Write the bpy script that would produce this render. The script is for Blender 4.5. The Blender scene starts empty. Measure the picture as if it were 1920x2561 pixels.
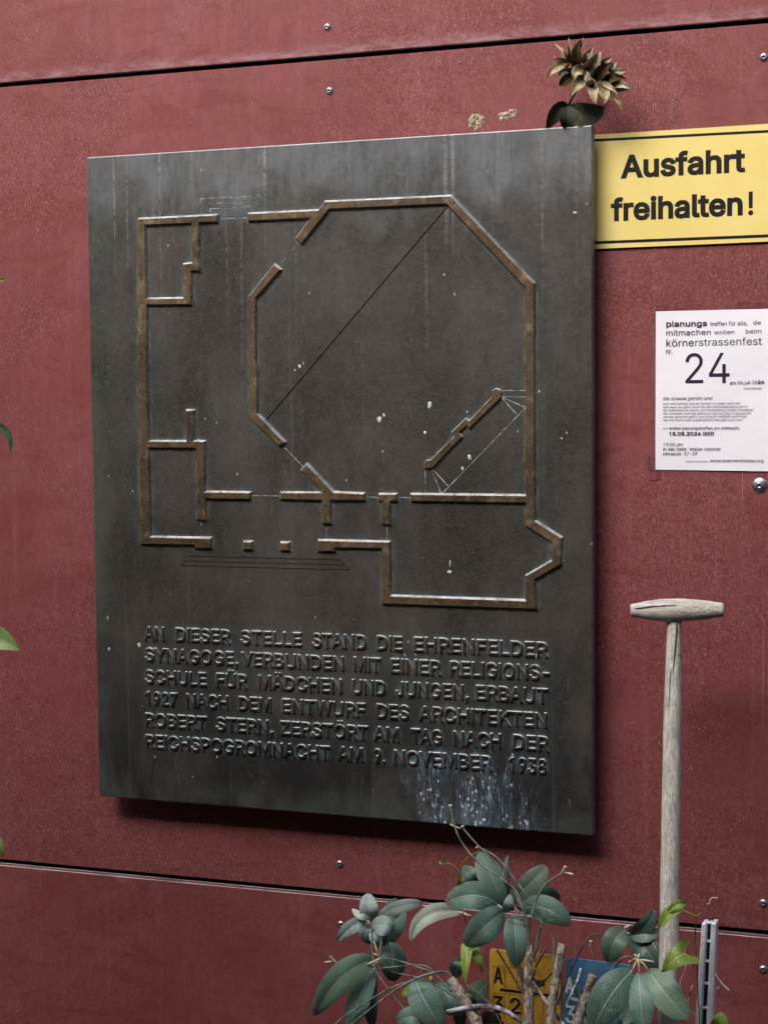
import bpy, bmesh, math, random
from mathutils import Vector, Matrix, noise
from mathutils.geometry import delaunay_2d_cdt
R_ = math.radians
C = bpy.context.scene.collection
SC = bpy.context.scene
random.seed(7)

# ------------------------------------------------------------------ camera
FPX, CX, CY, WPX, HPX = 4400.0, 960.0, 1280.5, 1920.0, 2561.0     # photograph's pixels
YAW, PITCH, ROLL = R_(20.43), R_(-3.70), R_(-0.64)
def _cam():
    cy, sy = math.cos(YAW), math.sin(YAW); cp, sp = math.cos(PITCH), math.sin(PITCH)
    cr, sr = math.cos(ROLL), math.sin(ROLL)
    B = Matrix(((1,0,0),(0,0,-1),(0,1,0)))
    Rz = Matrix(((cy,-sy,0),(sy,cy,0),(0,0,1))); Rx = Matrix(((1,0,0),(0,cp,-sp),(0,sp,cp)))
    return Matrix(((cr,-sr,0),(sr,cr,0),(0,0,1))) @ (B @ (Rz @ Rx).transposed())
RC = _cam(); RT = RC.transposed()
def ray(u, v): return RT @ Vector(((u-CX)/FPX, (v-CY)/FPX, 1.0))
CAM = Vector((1.15, -3.24*ray(1640,975).y, 1.42))
def P(u, v, Y=0.0):
    """the point at depth Y (metres from the wall's face, negative = in front) seen at pixel u, v of the photograph"""
    r = ray(u, v); return CAM + r*((Y-CAM.y)/r.y)
cd = bpy.data.cameras.new('camera'); cam = bpy.data.objects.new('camera', cd); C.objects.link(cam)
cd.sensor_fit = 'VERTICAL'; cd.sensor_height = 36.0; cd.sensor_width = 36.0*WPX/HPX
cd.lens = 36.0*FPX/HPX; cd.clip_start = 0.05; cd.clip_end = 500
cam.matrix_world = Matrix.Translation(CAM) @ Matrix((RC[0], -RC[1], -RC[2])).transposed().to_4x4()
SC.camera = cam

# ------------------------------------------------------------------ daylight, overcast
SUN_EL, SUN_AZ = R_(45), R_(-22)        # azimuth: 0 = straight out from the wall, negative = from the left
wd = bpy.data.worlds.new('World'); SC.world = wd; wd.use_nodes = True
wn = wd.node_tree; bg = wn.nodes['Background']
sky = wn.nodes.new('ShaderNodeTexSky'); sky.sky_type = 'NISHITA'; sky.sun_disc = False
sky.sun_elevation = SUN_EL; sky.sun_rotation = R_(180)+SUN_AZ*-1
sky.air_density = 1.0; sky.dust_density = 6.0; sky.ozone_density = 1.0
wn.links.new(sky.outputs[0], bg.inputs[0]); bg.inputs[1].default_value = 0.09
sd = bpy.data.lights.new('sun', 'SUN'); sun = bpy.data.objects.new('sun', sd); C.objects.link(sun)
sd.energy = 1.5; sd.angle = R_(36); sd.color = (1.0, 0.98, 0.955)
sdir = Vector((math.sin(SUN_AZ)*math.cos(SUN_EL), -math.cos(SUN_AZ)*math.cos(SUN_EL), math.sin(SUN_EL)))
sun.rotation_euler = sdir.to_track_quat('Z', 'Y').to_euler(); sun.location = sdir*20
SKY_BLOCK_H = 4.5  # top of the added wall that blocks low sky and sun
vs = SC.view_settings; vs.view_transform = 'Standard'; vs.look = 'None'; vs.gamma = 1.0; vs.exposure = 1.28
try: vs.use_curve_mapping = False
except Exception: pass

# ------------------------------------------------------------------ helpers: objects
def tag(o, label=None, cat=None, group=None, kind=None):
    if label: o['label'] = label
    if cat: o['category'] = cat
    if group: o['group'] = group
    if kind: o['kind'] = kind
    return o
def empty(name, loc, label, cat, group=None):
    o = bpy.data.objects.new(name, None); C.objects.link(o); o.location = loc; o.empty_display_size = .05
    return tag(o, label, cat, group)
def link(name, me, m=None, parent=None, smooth=False):
    o = bpy.data.objects.new(name, me); C.objects.link(o)
    for k in (m if isinstance(m, (list, tuple)) else [m]):
        if k: me.materials.append(k)
    if smooth:
        for p in me.polygons: p.use_smooth = True
    if parent:
        o.parent = parent; o.matrix_parent_inverse = Matrix.Translation(-world_loc(parent))
    return o
def world_loc(o):
    v = Vector((0,0,0))
    while o: 
        v = v + o.location + (o.matrix_parent_inverse.translation if o.parent else Vector((0,0,0))); o = o.parent
    return v
def mesh(name, verts, faces):
    me = bpy.data.meshes.new(name); me.from_pydata([tuple(v) for v in verts], [], faces); me.update(); return me
def bm_mesh(bm, name):
    me = bpy.data.meshes.new(name); bm.normal_update(); bm.to_mesh(me); bm.free(); return me
def add_box(bm, lo, hi, bev=0.0, seg=1):
    r = bmesh.ops.create_cube(bm, size=1.0)
    for v in r['verts']:
        v.co = Vector([lo[i]+(v.co[i]+.5)*(hi[i]-lo[i]) for i in range(3)])
    if bev:
        es = list({e for v in r['verts'] for e in v.link_edges})
        bmesh.ops.bevel(bm, geom=es, offset=bev, segments=seg, affect='EDGES', profile=.6)
def _inside(p, c):
    r = False; n = len(c)
    for i in range(n):
        (x0, y0), (x1, y1) = c[i], c[(i+1) % n]
        if (y0 > p[1]) != (y1 > p[1]) and p[0] < (x1-x0)*(p[1]-y0)/(y1-y0)+x0: r = not r
    return r
def clean(c, eps=2e-5):
    o = []
    for p in c:
        if not o or abs(p[0]-o[-1][0])+abs(p[1]-o[-1][1]) > eps: o.append(p)
    if len(o) > 3 and abs(o[0][0]-o[-1][0])+abs(o[0][1]-o[-1][1]) <= eps: o.pop()
    return o
def grow(contours, d):
    """every outline moved outwards by d (holes shrink), mitred"""
    cs = [clean(c) for c in contours]; out = []
    for i, c in enumerate(cs):
        hole = sum(_inside(c[0], k) for j, k in enumerate(cs) if j != i) % 2
        ar = sum(c[k-1][0]*c[k][1]-c[k][0]*c[k-1][1] for k in range(len(c)))
        sg = (1 if ar > 0 else -1)*(-1 if hole else 1); n = len(c); q = []
        for k in range(n):
            p0, p, p1 = Vector(c[k-1]), Vector(c[k]), Vector(c[(k+1) % n])
            e0 = (p-p0).normalized(); e1 = (p1-p).normalized()
            n0 = Vector((e0.y, -e0.x)); n1 = Vector((e1.y, -e1.x)); h = n0+n1
            h = h.normalized() if h.length > 1e-6 else n0
            q.append(tuple(p + h*(sg*d/max(.45, h.dot(n0)))))
        out.append(q)
    return cs, out
def _wind(p, c):
    w = 0; n = len(c)
    for i in range(n):
        (x0, y0), (x1, y1) = c[i], c[(i+1) % n]
        if (y0 > p[1]) != (y1 > p[1]) and p[0] < (x1-x0)*(p[1]-y0)/(y1-y0)+x0: w += 1 if y1 > y0 else -1
    return w
def flat_mesh(contours, Y, depth=0.0, bev=0.0, off=0.0):
    """outlines in (X, Z) filled as a face at Y; bev = sloping flank running outwards, depth = how far back the flank reaches"""
    cs, gr = grow(contours, off) if off else ([clean(c) for c in contours], None)
    sg = []
    for i, c in enumerate(cs):
        ar = sum(c[k-1][0]*c[k][1]-c[k][0]*c[k-1][1] for k in range(len(c)))
        hole = sum(_inside(c[0], k) for j, k in enumerate(cs) if j != i) % 2
        sg.append((1 if ar > 0 else -1)*(-1 if hole else 1))
    cs = gr or cs
    co, ed = [], []
    for c in cs:
        k = len(co); n = len(c); co += [Vector(p) for p in c]; ed += [(k+i, k+(i+1) % n) for i in range(n)]
    r = delaunay_2d_cdt(co, ed, [], 0, 1e-7)
    bb = [(min(p[0] for p in c), max(p[0] for p in c), min(p[1] for p in c), max(p[1] for p in c)) for c in cs]
    vs_ = [(v.x, Y, v.y) for v in r[0]]; fs = []
    for f in r[2]:
        x = sum(r[0][i].x for i in f)/len(f); z = sum(r[0][i].y for i in f)/len(f)
        if sum(g*_wind((x, z), c) for g, c, q in zip(sg, cs, bb) if q[0] <= x <= q[1] and q[2] <= z <= q[3]) > 0: fs.append(tuple(f))
    if fs:      # face the viewer
        f = fs[0]; a, b, c = (Vector(vs_[i]) for i in f[:3])
        if (b-a).cross(c-a).y > 0: fs = [t[::-1] for t in fs]
    if depth:
        _, g2 = grow(cs, bev)
        for c, q in zip(cs, g2):
            ar = sum(c[k-1][0]*c[k][1]-c[k][0]*c[k-1][1] for k in range(len(c)))
            hole = sum(_inside(c[0], k) for k in cs if k is not c) % 2
            n = len(c); b0 = len(vs_); vs_ += [(p[0], Y, p[1]) for p in c]+[(p[0], Y+depth, p[1]) for p in q]
            fl = (ar > 0) == (not hole)
            if hole: fl = not fl
            for k in range(n):
                j = (k+1) % n; t = (b0+k, b0+n+k, b0+n+j, b0+j)
                fs.append(t if ar > 0 else t[::-1])
    return mesh('outline', vs_, fs)
def join_meshes(ms, name):
    bm = bmesh.new()
    for m in ms: bm.from_mesh(m); bpy.data.meshes.remove(m)
    return bm_mesh(bm, name)
def catmull(pts, n=6):
    out = []; L = len(pts)
    for i in range(L-1):
        p0, p1, p2, p3 = pts[max(i-1,0)], pts[i], pts[i+1], pts[min(i+2, L-1)]
        for k in range(n):
            t = k/n
            out.append(tuple(.5*((2*b)+(-a+c)*t+(2*a-5*b+4*c-d)*t*t+(-a+3*b-3*c+d)*t**3) for a, b, c, d in zip(p0, p1, p2, p3)))
    out.append(tuple(pts[-1])); return out
def add_tube(bm, pts, rad, n=6, seg=8, rough=0.0, cap=True):
    """pts: points, rad: radius per point; smooth tube through them, optionally knobbly"""
    c = catmull([tuple(p)+(r,) for p, r in zip(pts, rad)], n) if n > 1 else [tuple(p)+(r,) for p, r in zip(pts, rad)]
    rings = []; up = None
    for i, q in enumerate(c):
        p = Vector(q[:3]); a = Vector(c[max(i-1,0)][:3]); b = Vector(c[min(i+1,len(c)-1)][:3]); t = (b-a).normalized()
        if up is None:
            up = t.orthogonal().normalized()
        up = (up - t*up.dot(t)).normalized(); s = t.cross(up)
        ring = []
        for k in range(seg):
            an = 2*math.pi*k/seg; d = up*math.cos(an)+s*math.sin(an); rr = q[3]
            if rough: rr *= 1 + rough*noise.noise(p*55+d*1.3) + rough*.6*noise.noise(p*160+d*2)
            ring.append(bm.verts.new(p+d*rr))
        rings.append(ring)
    for a, b in zip(rings, rings[1:]):
        for k in range(seg): bm.faces.new((a[k], a[(k+1)%seg], b[(k+1)%seg], b[k]))
    if cap:
        bm.faces.new(rings[0][::-1]); bm.faces.new(rings[-1])
def tube(name, pts, rad, m, parent, **k):
    bm = bmesh.new(); add_tube(bm, pts, rad, **k); return link(name, bm_mesh(bm, name), m, parent, True)
def lathe(profile, seg=28, close=True):
    """profile (r, y) turned about the Y axis, y negative = towards the viewer"""
    bm = bmesh.new(); rings = []
    for r, y in profile:
        rings.append([bm.verts.new((r*math.cos(2*math.pi*k/seg), y, r*math.sin(2*math.pi*k/seg))) for k in range(seg)] if r > 1e-6 else [bm.verts.new((0, y, 0))])
    for a, b in zip(rings, rings[1:]):
        for k in range(seg):
            j = (k+1) % seg
            if len(a) == 1: bm.faces.new((a[0], b[k], b[j]))
            elif len(b) == 1: bm.faces.new((a[k], b[0], a[j]))
            else: bm.faces.new((a[k], b[k], b[j], a[j]))
    bmesh.ops.recalc_face_normals(bm, faces=bm.faces)
    return bm
def blade(base, mid, tip, w, roll=0.0, fold=0.2, prof='leaf', n=14, m=8, wave=0.0, cup=0.0, seed=0):
    """leaf or petal: a spine through three points and a width profile; u, t go into the UV map"""
    verts, faces, uvs = [], [], []
    base, mid, tip = Vector(base), Vector(mid), Vector(tip)
    ctrl = mid*2 - (base+tip)*.5
    rnd = random.Random(seed); ph = rnd.random()*6
    for i in range(n+1):
        t = i/n
        p = base*(1-t)**2 + ctrl*2*t*(1-t) + tip*t*t
        T = ((ctrl-base)*(1-t)+(tip-ctrl)*t).normalized()
        vd = (CAM-p).normalized()
        S = T.cross(vd)
        S = S.normalized() if S.length > 1e-4 else T.orthogonal().normalized()
        S = Matrix.Rotation(roll, 3, T) @ S
        Nn = S.cross(T)
        if prof == 'leaf': ww = max(0.0, math.sin(math.pi*min(1, t**.85*.985+.012)))**.62
        elif prof == 'oval': ww = max(0.0, math.sin(math.pi*min(1, t*.97+.02)))**.5
        elif prof == 'heart': ww = (1-t)**.75*1.05*min(1, (t+.05)*9)
        elif prof == 'serr': ww = max(0, math.sin(math.pi*t**.9))**.8
        else: ww = max(0.0, math.sin(math.pi*min(1, t**.72*.97+.03)))**1.05   # petal
        for j in range(m+1):
            u = -1+2*j/m
            k = w*.5*ww
            q = p + S*(u*k)
            if prof == 'heart': q = q - T*(abs(u)**1.5*w*.36*(1-t)*min(1,(1-t)*1.3))
            if prof == 'serr' and abs(u) == 1: q = q + T*(w*.06*(i%2)) - S*(u*w*.035*(i%2))
            q = q - Nn*(-fold*abs(u)*k + cup*u*u*k) + Nn*(wave*w*math.sin(t*9+u*2.2+ph)*.5)
            verts.append(q); uvs.append((u*.5+.5, t))
    for i in range(n):
        for j in range(m):
            a = i*(m+1)+j; faces.append((a, a+1, a+m+2, a+m+1))
    me = mesh('blade', verts, faces)
    uv = me.uv_layers.new(name='UVMap')
    for lp in me.loops: uv.data[lp.index].uv = uvs[lp.vertex_index]
    return me

# ------------------------------------------------------------------ helpers: lettering (outlines held in the script)
FONT = {
 33: (196, [[130,9,140,24,143,41,140,58,130,73,116,83,98,86,81,83,66,73,56,58,52,41,56,24,66,9,81,-1,98,-4,116,-1],[63,509,67,160,128,160,132,509]]),
 39: (206, [[136,509,70,509,78,318,128,318]]),
 40: (273, [[209,-38,188,16,172,67,160,115,154,161,151,207,154,258,161,313,174,370,191,428,212,485,236,539,177,539,153,494,132,441,114,384,101,324,92,264,89,207,95,131,111,55,139,-21,177,-96,236,-96]]),
 41: (273, [[181,264,173,323,159,384,142,441,121,494,97,539,37,539,62,485,82,428,99,370,112,313,119,258,122,207,120,162,113,116,102,69,86,18,64,-37,37,-96,97,-96,134,-22,161,53,178,130,184,207]]),
 44: (188, [[137,71,68,71,38,-119,84,-119]]),
 45: (453, [[114,188,337,188,337,244,114,244]]),
 46: (188, [[63,9,78,-1,95,-4,113,-1,128,9,138,24,141,41,138,59,128,73,113,83,95,87,78,83,63,73,53,59,50,41,53,24]]),
 47: (249, [[14,-76,71,-76,235,533,178,533]]),
 48: (453, [[113,314,123,365,140,405,163,435,192,453,227,460,261,453,290,435,313,405,330,365,340,314,344,254,340,194,330,144,313,103,290,74,261,56,227,50,192,56,163,74,140,103,123,144,113,194,109,254],[405,254,400,330,384,395,358,447,323,484,279,508,227,516,174,508,130,484,95,447,69,395,53,330,48,254,53,178,69,113,95,62,130,24,174,1,227,-7,279,1,323,24,359,62,384,113,400,178]]),
 49: (453, [[276,509,198,509,86,427,86,358,209,448,212,448,212,0,276,0]]),
 50: (453, [[381,372,376,411,361,445,337,474,306,497,268,511,225,516,182,511,143,496,111,473,86,442,71,405,66,362,127,362,130,390,139,413,153,433,172,447,196,457,224,460,250,457,273,449,293,436,308,419,317,397,320,371,318,348,311,327,299,305,282,282,234,229,64,47,64,0,389,0,389,57,153,57,153,60,267,180,336,259,357,290,371,318,378,345]]),
 51: (453, [[393,145,387,186,371,222,344,253,308,276,264,288,221,289,372,461,372,509,70,509,70,452,288,452,288,448,157,299,157,248,201,248,242,244,275,234,299,217,316,196,326,172,329,145,325,116,315,93,297,74,275,61,248,53,219,50,191,52,165,59,144,71,126,87,115,107,109,132,44,132,52,91,70,57,98,30,133,10,173,-3,218,-7,266,-2,309,12,344,36,370,66,387,103]]),
 52: (453, [[247,509,40,158,40,105,282,105,282,0,343,0,343,105,413,105,413,163,343,163,343,318,282,318,282,163,109,163,109,166,311,509]]),
 53: (453, [[294,321,263,330,229,334,203,331,178,325,155,315,134,301,151,452,366,452,366,509,96,509,67,253,128,246,145,258,167,268,192,275,218,277,248,273,275,262,297,244,314,221,324,193,328,162,324,131,314,104,298,82,276,64,250,53,221,50,196,52,173,60,154,73,138,89,127,108,122,130,60,130,66,93,83,60,108,32,140,11,178,-2,221,-7,268,-1,309,15,343,41,369,76,385,117,391,163,388,199,379,231,364,260,345,285,321,306]]),
 54: (453, [[299,235,314,213,324,187,327,157,324,128,314,101,299,79,279,63,254,52,226,48,198,52,174,63,153,79,138,102,128,128,125,158,128,188,138,214,153,235,174,252,198,262,226,265,254,262,279,251],[196,307,179,299,175,296,322,509,252,509,137,340,102,285,80,239,68,199,64,162,69,115,84,74,109,40,142,15,182,-1,226,-7,271,-2,310,14,343,39,368,73,384,112,389,157,384,201,370,240,346,271,316,295,278,309,235,314,214,312]]),
 55: (453, [[97,0,165,0,391,449,391,509,62,509,62,452,323,452,323,448]]),
 56: (453, [[352,33,378,62,395,96,401,135,397,166,387,195,372,220,351,241,327,256,300,267,333,282,359,308,376,342,382,380,377,417,361,450,337,477,306,498,269,511,226,516,184,511,146,498,114,477,90,450,75,417,70,380,76,342,93,308,119,282,153,265,125,256,101,241,81,220,65,195,55,166,52,135,57,96,74,62,101,33,136,11,178,-2,226,-7,275,-2,317,11],[226,290,201,292,178,300,159,313,145,330,136,351,133,376,136,399,145,420,159,437,177,449,200,457,226,460,252,457,275,449,294,437,308,420,316,399,319,376,316,351,307,330,293,313,274,300,252,292],[130,189,147,208,169,223,196,232,226,235,256,232,283,223,305,208,322,189,333,165,337,139,333,113,323,91,307,74,285,60,258,52,226,49,195,52,167,60,145,74,129,91,119,113,115,139,119,165]]),
 57: (453, [[154,274,138,295,129,322,125,352,129,381,138,407,154,429,174,446,199,457,226,460,254,457,279,446,299,429,314,407,324,381,327,350,324,321,314,295,299,273,279,257,254,247,226,243,199,247,174,257],[257,202,273,210,277,213,130,0,200,0,315,168,350,224,373,270,385,309,389,347,384,393,368,434,343,468,310,494,271,510,226,516,182,510,143,494,110,469,85,436,69,397,64,352,68,307,83,269,106,237,137,214,175,199,218,195,238,196]]),
 62: (453, [[65,81,65,15,387,178,387,220,65,383,65,316,308,201,308,197]]),
 63: (358, [[207,221,219,235,254,261,284,284,306,311,319,344,324,382,319,418,306,451,284,478,255,498,219,511,178,516,138,511,103,499,73,479,49,452,33,418,27,378,92,378,96,404,106,425,120,441,137,453,157,459,178,462,200,459,220,452,237,441,250,425,259,406,262,384,258,357,247,334,230,314,209,298,168,269,153,252,141,230,134,200,132,159,132,152,194,152,194,158,195,185,200,205],[196,9,206,24,209,41,206,58,196,73,181,83,164,86,146,83,131,73,121,58,118,41,121,24,131,9,146,-1,164,-4,181,-1]]),
 65: (480, [[213,371,239,456,264,372,287,302,324,199,155,199,191,302],[276,509,201,509,16,0,85,0,135,142,344,142,395,0,463,0]]),
 66: (456, [[385,227,363,245,339,257,315,262,315,267,336,275,356,286,373,301,387,320,395,344,398,374,394,410,381,442,359,469,329,491,289,504,241,509,60,509,60,0,247,0,301,4,344,18,377,39,400,67,413,100,418,136,414,173,402,203],[238,285,125,285,125,452,240,452,283,446,313,429,330,403,336,372,333,348,323,326,308,309,288,296,265,288],[245,57,125,57,125,231,248,231,279,228,306,218,327,203,342,184,352,161,355,137,349,105,330,80,296,63]]),
 67: (510, [[267,53,223,59,184,76,151,105,125,145,109,194,103,254,109,314,125,364,150,403,184,432,223,450,267,456,292,454,315,449,337,440,357,428,375,413,389,395,401,373,408,348,473,348,463,385,448,418,427,447,402,471,373,490,340,504,305,513,267,516,205,508,150,484,104,445,70,393,48,329,40,254,48,179,70,115,104,63,150,25,205,1,267,-7,305,-4,341,5,373,19,402,38,428,62,448,91,463,124,473,160,408,160,401,136,389,114,375,96,357,81,337,69,315,60,292,55]]),
 68: (502, [[219,0,291,8,351,31,398,68,433,119,455,181,462,255,455,329,433,391,399,441,353,478,294,501,225,509,60,509,60,0],[318,81,272,63,215,57,125,57,125,452,221,452,275,446,320,428,354,399,379,361,394,312,399,255,394,198,379,149,354,110]]),
 69: (418, [[375,0,375,57,125,57,125,229,355,229,355,286,125,286,125,452,372,452,372,509,60,509,60,0]]),
 70: (410, [[369,509,60,509,60,0,125,0,125,221,346,221,346,278,125,278,125,452,369,452]]),
 71: (520, [[269,53,224,59,184,76,151,105,125,145,109,194,103,254,109,314,125,364,150,404,183,432,222,450,265,456,291,454,315,448,337,439,356,427,373,411,387,393,399,372,408,349,474,349,465,384,449,416,429,445,403,469,374,489,340,504,304,513,265,516,203,508,149,484,103,445,69,393,47,329,40,254,47,179,69,116,104,64,149,25,205,1,269,-7,326,0,377,19,419,50,451,91,471,141,478,200,478,256,283,256,283,199,415,199,410,160,396,123,374,93,345,71,309,57]]),
 72: (517, [[125,0,125,232,392,232,392,0,457,0,457,509,392,509,392,289,125,289,125,509,60,509,60,0]]),
 73: (166, [[116,509,50,509,50,0,116,0]]),
 74: (396, [[336,145,336,509,272,509,272,145,266,104,248,74,220,56,185,50,149,56,122,74,104,104,98,145,98,173,33,173,33,145,44,81,75,33,124,3,185,-7,246,3,294,33,326,81]]),
 75: (467, [[125,0,125,167,198,245,372,0,449,0,243,289,448,509,364,509,212,344,174,303,139,261,124,242,125,334,125,509,60,509,60,0]]),
 76: (393, [[125,509,60,509,60,0,361,0,361,57,125,57]]),
 77: (628, [[504,327,504,0,568,0,568,509,476,509,352,187,342,158,330,121,318,83,315,73,311,84,299,123,287,159,277,187,152,509,60,509,60,0,122,0,122,328,120,416,120,435,129,408,145,361,159,321,170,291,286,0,342,0,456,291,467,322,482,363,498,409,507,436,506,413,505,369]]),
 78: (523, [[363,151,343,183,136,509,60,509,60,0,125,0,125,291,124,328,122,384,120,431,148,381,177,331,202,290,387,0,463,0,463,509,399,509,399,157,401,108,403,76,388,107]]),
 79: (533, [[109,314,125,364,151,404,184,433,223,450,267,456,310,450,349,433,383,404,408,365,425,314,430,254,425,194,408,144,383,105,349,76,310,59,267,53,223,59,184,76,151,105,125,144,109,194,103,254],[493,254,486,329,464,393,429,445,384,484,329,508,267,516,205,508,150,484,105,445,70,393,48,329,40,254,48,179,70,115,105,63,150,25,205,1,267,-7,329,1,384,25,429,63,464,115,486,179]]),
 80: (444, [[269,246,233,242,125,242,125,452,232,452,268,449,297,439,318,423,333,402,342,376,344,348,342,319,333,294,318,272,297,256],[332,487,289,503,235,509,60,509,60,0,125,0,125,186,235,186,289,191,332,207,366,233,390,265,404,304,409,348,404,391,390,430,366,462]]),
 82: (449, [[313,211,333,217,367,240,390,271,405,309,409,352,405,395,390,433,367,465,333,489,290,504,236,509,60,509,60,0,125,0,125,198,236,198,246,199,353,0,428,0],[269,258,234,255,125,255,125,452,233,452,269,449,298,440,319,425,334,405,342,380,345,352,342,324,334,300,319,281,298,267]]),
 83: (446, [[401,378,394,415,377,449,351,476,316,498,275,511,227,516,180,511,138,498,102,476,75,448,58,413,52,372,60,326,86,289,128,260,184,239,245,222,296,205,316,193,332,179,342,161,346,139,341,114,329,92,311,74,286,60,257,52,224,49,194,52,166,59,142,71,123,88,110,110,104,137,38,137,46,96,64,60,91,31,128,9,172,-4,224,-9,278,-4,323,11,360,34,386,64,403,99,408,139,405,171,395,198,379,220,359,238,336,252,312,264,264,279,212,293,169,308,148,319,131,334,119,352,115,376,118,398,129,418,145,435,167,448,194,456,225,459,267,453,302,437,326,412,337,378]]),
 84: (448, [[32,452,193,452,193,0,257,0,257,452,417,452,417,509,32,509]]),
 85: (517, [[357,87,331,68,298,56,259,52,220,56,187,68,160,87,141,113,128,144,124,178,124,509,60,509,60,173,66,124,85,80,114,43,154,15,203,-2,259,-8,315,-2,363,15,403,43,433,80,451,124,457,173,457,509,393,509,393,178,389,144,377,113]]),
 86: (480, [[241,52,215,137,192,206,84,509,16,509,204,0,278,0,463,509,395,509,290,206,267,138]]),
 87: (686, [[163,196,82,509,16,509,155,0,230,0,318,323,335,395,343,437,351,391,368,323,455,0,530,0,670,509,603,509,523,196,510,145,499,94,492,62,486,94,462,196,380,509,306,509,224,196,211,145,200,94,193,61,187,94]]),
 88: (474, [[382,0,456,0,276,263,446,509,374,509,298,400,272,361,252,329,238,302,223,329,204,361,178,400,104,509,29,509,200,260,18,0,91,0,182,129,206,166,225,196,237,218,250,195,268,165,292,129]]),
 89: (472, [[251,293,237,260,222,292,192,344,91,509,16,509,203,208,203,0,268,0,268,208,455,509,381,509,280,344]]),
 90: (438, [[399,57,152,57,114,55,134,81,169,129,397,462,397,509,40,509,40,452,285,452,323,453,306,431,273,385,42,46,42,0,399,0]]),
 97: (389, [[306,343,286,360,263,372,239,379,194,384,163,382,133,375,104,364,79,346,57,322,41,291,100,274,107,288,118,301,132,313,149,322,171,329,196,331,220,329,240,322,256,311,267,297,273,279,276,255,273,243,265,235,252,230,234,227,178,220,125,211,100,203,78,193,58,179,43,161,34,138,30,108,35,73,48,45,68,22,94,5,126,-5,160,-9,190,-6,215,1,236,12,252,25,272,52,277,52,277,0,337,0,337,251,333,290,322,320],[149,47,130,52,114,61,102,72,94,87,92,105,95,124,103,139,117,150,134,159,175,168,200,171,231,176,259,182,276,190,276,138,272,115,263,93,248,74,228,59,202,49,170,45]]),
 98: (424, [[140,86,125,115,116,150,113,189,116,229,125,263,140,291,161,312,188,325,220,330,253,325,280,311,301,290,316,261,325,227,328,189,325,151,316,117,301,88,279,66,253,51,220,47,188,51,162,65],[274,378,229,384,197,381,171,373,152,360,137,346,118,319,114,319,114,509,53,509,53,0,112,0,112,59,118,59,138,31,153,17,172,4,198,-5,229,-8,274,-2,313,16,346,45,370,84,385,133,390,189,385,245,370,293,345,332,313,361]]),
 99: (396, [[99,151,96,187,99,224,108,258,124,287,145,310,173,325,207,330,242,325,270,311,290,289,303,262,362,277,353,301,340,322,324,341,305,356,284,368,260,377,234,383,207,384,159,378,117,360,82,330,56,291,40,243,34,187,40,133,56,85,82,46,117,16,159,-2,207,-8,235,-6,261,-1,285,9,306,21,325,37,341,56,354,78,363,102,304,117,292,89,271,66,243,52,207,46,173,51,145,66,124,89,108,117]]),
 100: (424, [[124,88,109,117,99,151,96,189,99,227,108,261,124,290,145,311,172,325,205,330,237,325,263,312,284,291,300,263,309,229,312,189,309,150,299,115,284,86,263,65,236,51,205,47,172,51,145,66],[311,319,306,319,287,346,272,360,253,373,228,381,196,384,151,378,112,361,79,332,55,293,39,245,34,189,39,133,55,84,79,45,111,16,151,-2,195,-8,227,-5,252,4,272,17,287,31,307,59,313,59,313,0,372,0,372,509,311,509]]),
 101: (404, [[128,80,110,106,100,139,97,169,371,169,371,194,368,242,357,282,341,315,319,341,294,361,266,374,236,382,205,384,157,378,115,359,81,329,55,290,39,242,34,187,40,132,56,85,82,46,117,16,161,-2,212,-8,249,-5,283,4,311,19,335,39,353,63,365,91,306,105,297,88,285,73,271,61,254,53,234,48,212,46,179,50,151,61],[283,294,298,269,307,237,308,221,97,221,99,241,109,270,125,294,146,313,173,326,205,330,237,326,263,314]]),
 102: (254, [[154,460,171,470,195,474,215,472,227,468,243,521,222,527,187,530,161,527,135,519,113,505,96,486,84,461,81,432,81,379,6,379,6,327,81,327,81,0,142,0,142,327,228,327,228,379,142,379,142,419,145,443]]),
 103: (425, [[313,319,308,319,288,346,273,360,253,373,228,382,196,384,152,378,112,361,80,332,55,293,39,246,34,191,39,136,55,90,80,53,113,27,152,10,195,5,227,8,252,16,272,28,287,41,306,68,311,68,311,-6,304,-47,282,-75,249,-92,207,-97,178,-95,154,-88,136,-78,122,-66,101,-41,51,-69,64,-91,82,-110,105,-127,134,-140,168,-148,207,-151,251,-147,291,-136,324,-117,350,-90,367,-54,372,-9,372,379,313,379],[264,75,237,63,205,59,172,63,145,76,124,96,109,123,99,155,96,193,99,229,109,262,124,290,145,312,172,325,205,330,237,325,264,312,285,291,300,264,309,231,312,193,309,154,300,121,285,95]]),
 104: (410, [[296,0,357,0,357,240,353,285,341,321,321,349,295,369,264,380,227,384,187,379,152,362,124,332,114,312,114,509,53,509,53,0,114,0,114,227,117,257,126,283,141,303,161,317,184,326,210,329,246,323,273,304,290,275,296,235]]),
 105: (166, [[114,455,123,468,126,483,123,499,114,512,100,521,84,524,67,521,54,512,44,499,41,483,44,468,54,455,67,446,84,443,100,446],[53,379,53,0,114,0,114,379]]),
 106: (166, [[53,455,67,446,83,443,100,446,114,455,123,468,126,483,123,499,114,512,100,521,83,524,67,521,53,512,44,499,41,483,44,468],[102,-90,111,-63,114,-30,114,379,53,379,53,-29,50,-54,40,-72,25,-83,2,-87,-10,-87,-10,-143,4,-143,37,-139,65,-129,86,-113]]),
 107: (381, [[121,212,114,212,114,509,53,509,53,0,114,0,114,141,154,178,294,0,372,0,201,216,360,379,284,379]]),
 108: (189, [[146,52,130,54,120,62,115,77,114,99,114,509,53,509,53,84,58,47,74,20,101,3,139,-2,162,-1,181,3,170,54,160,53]]),
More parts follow.
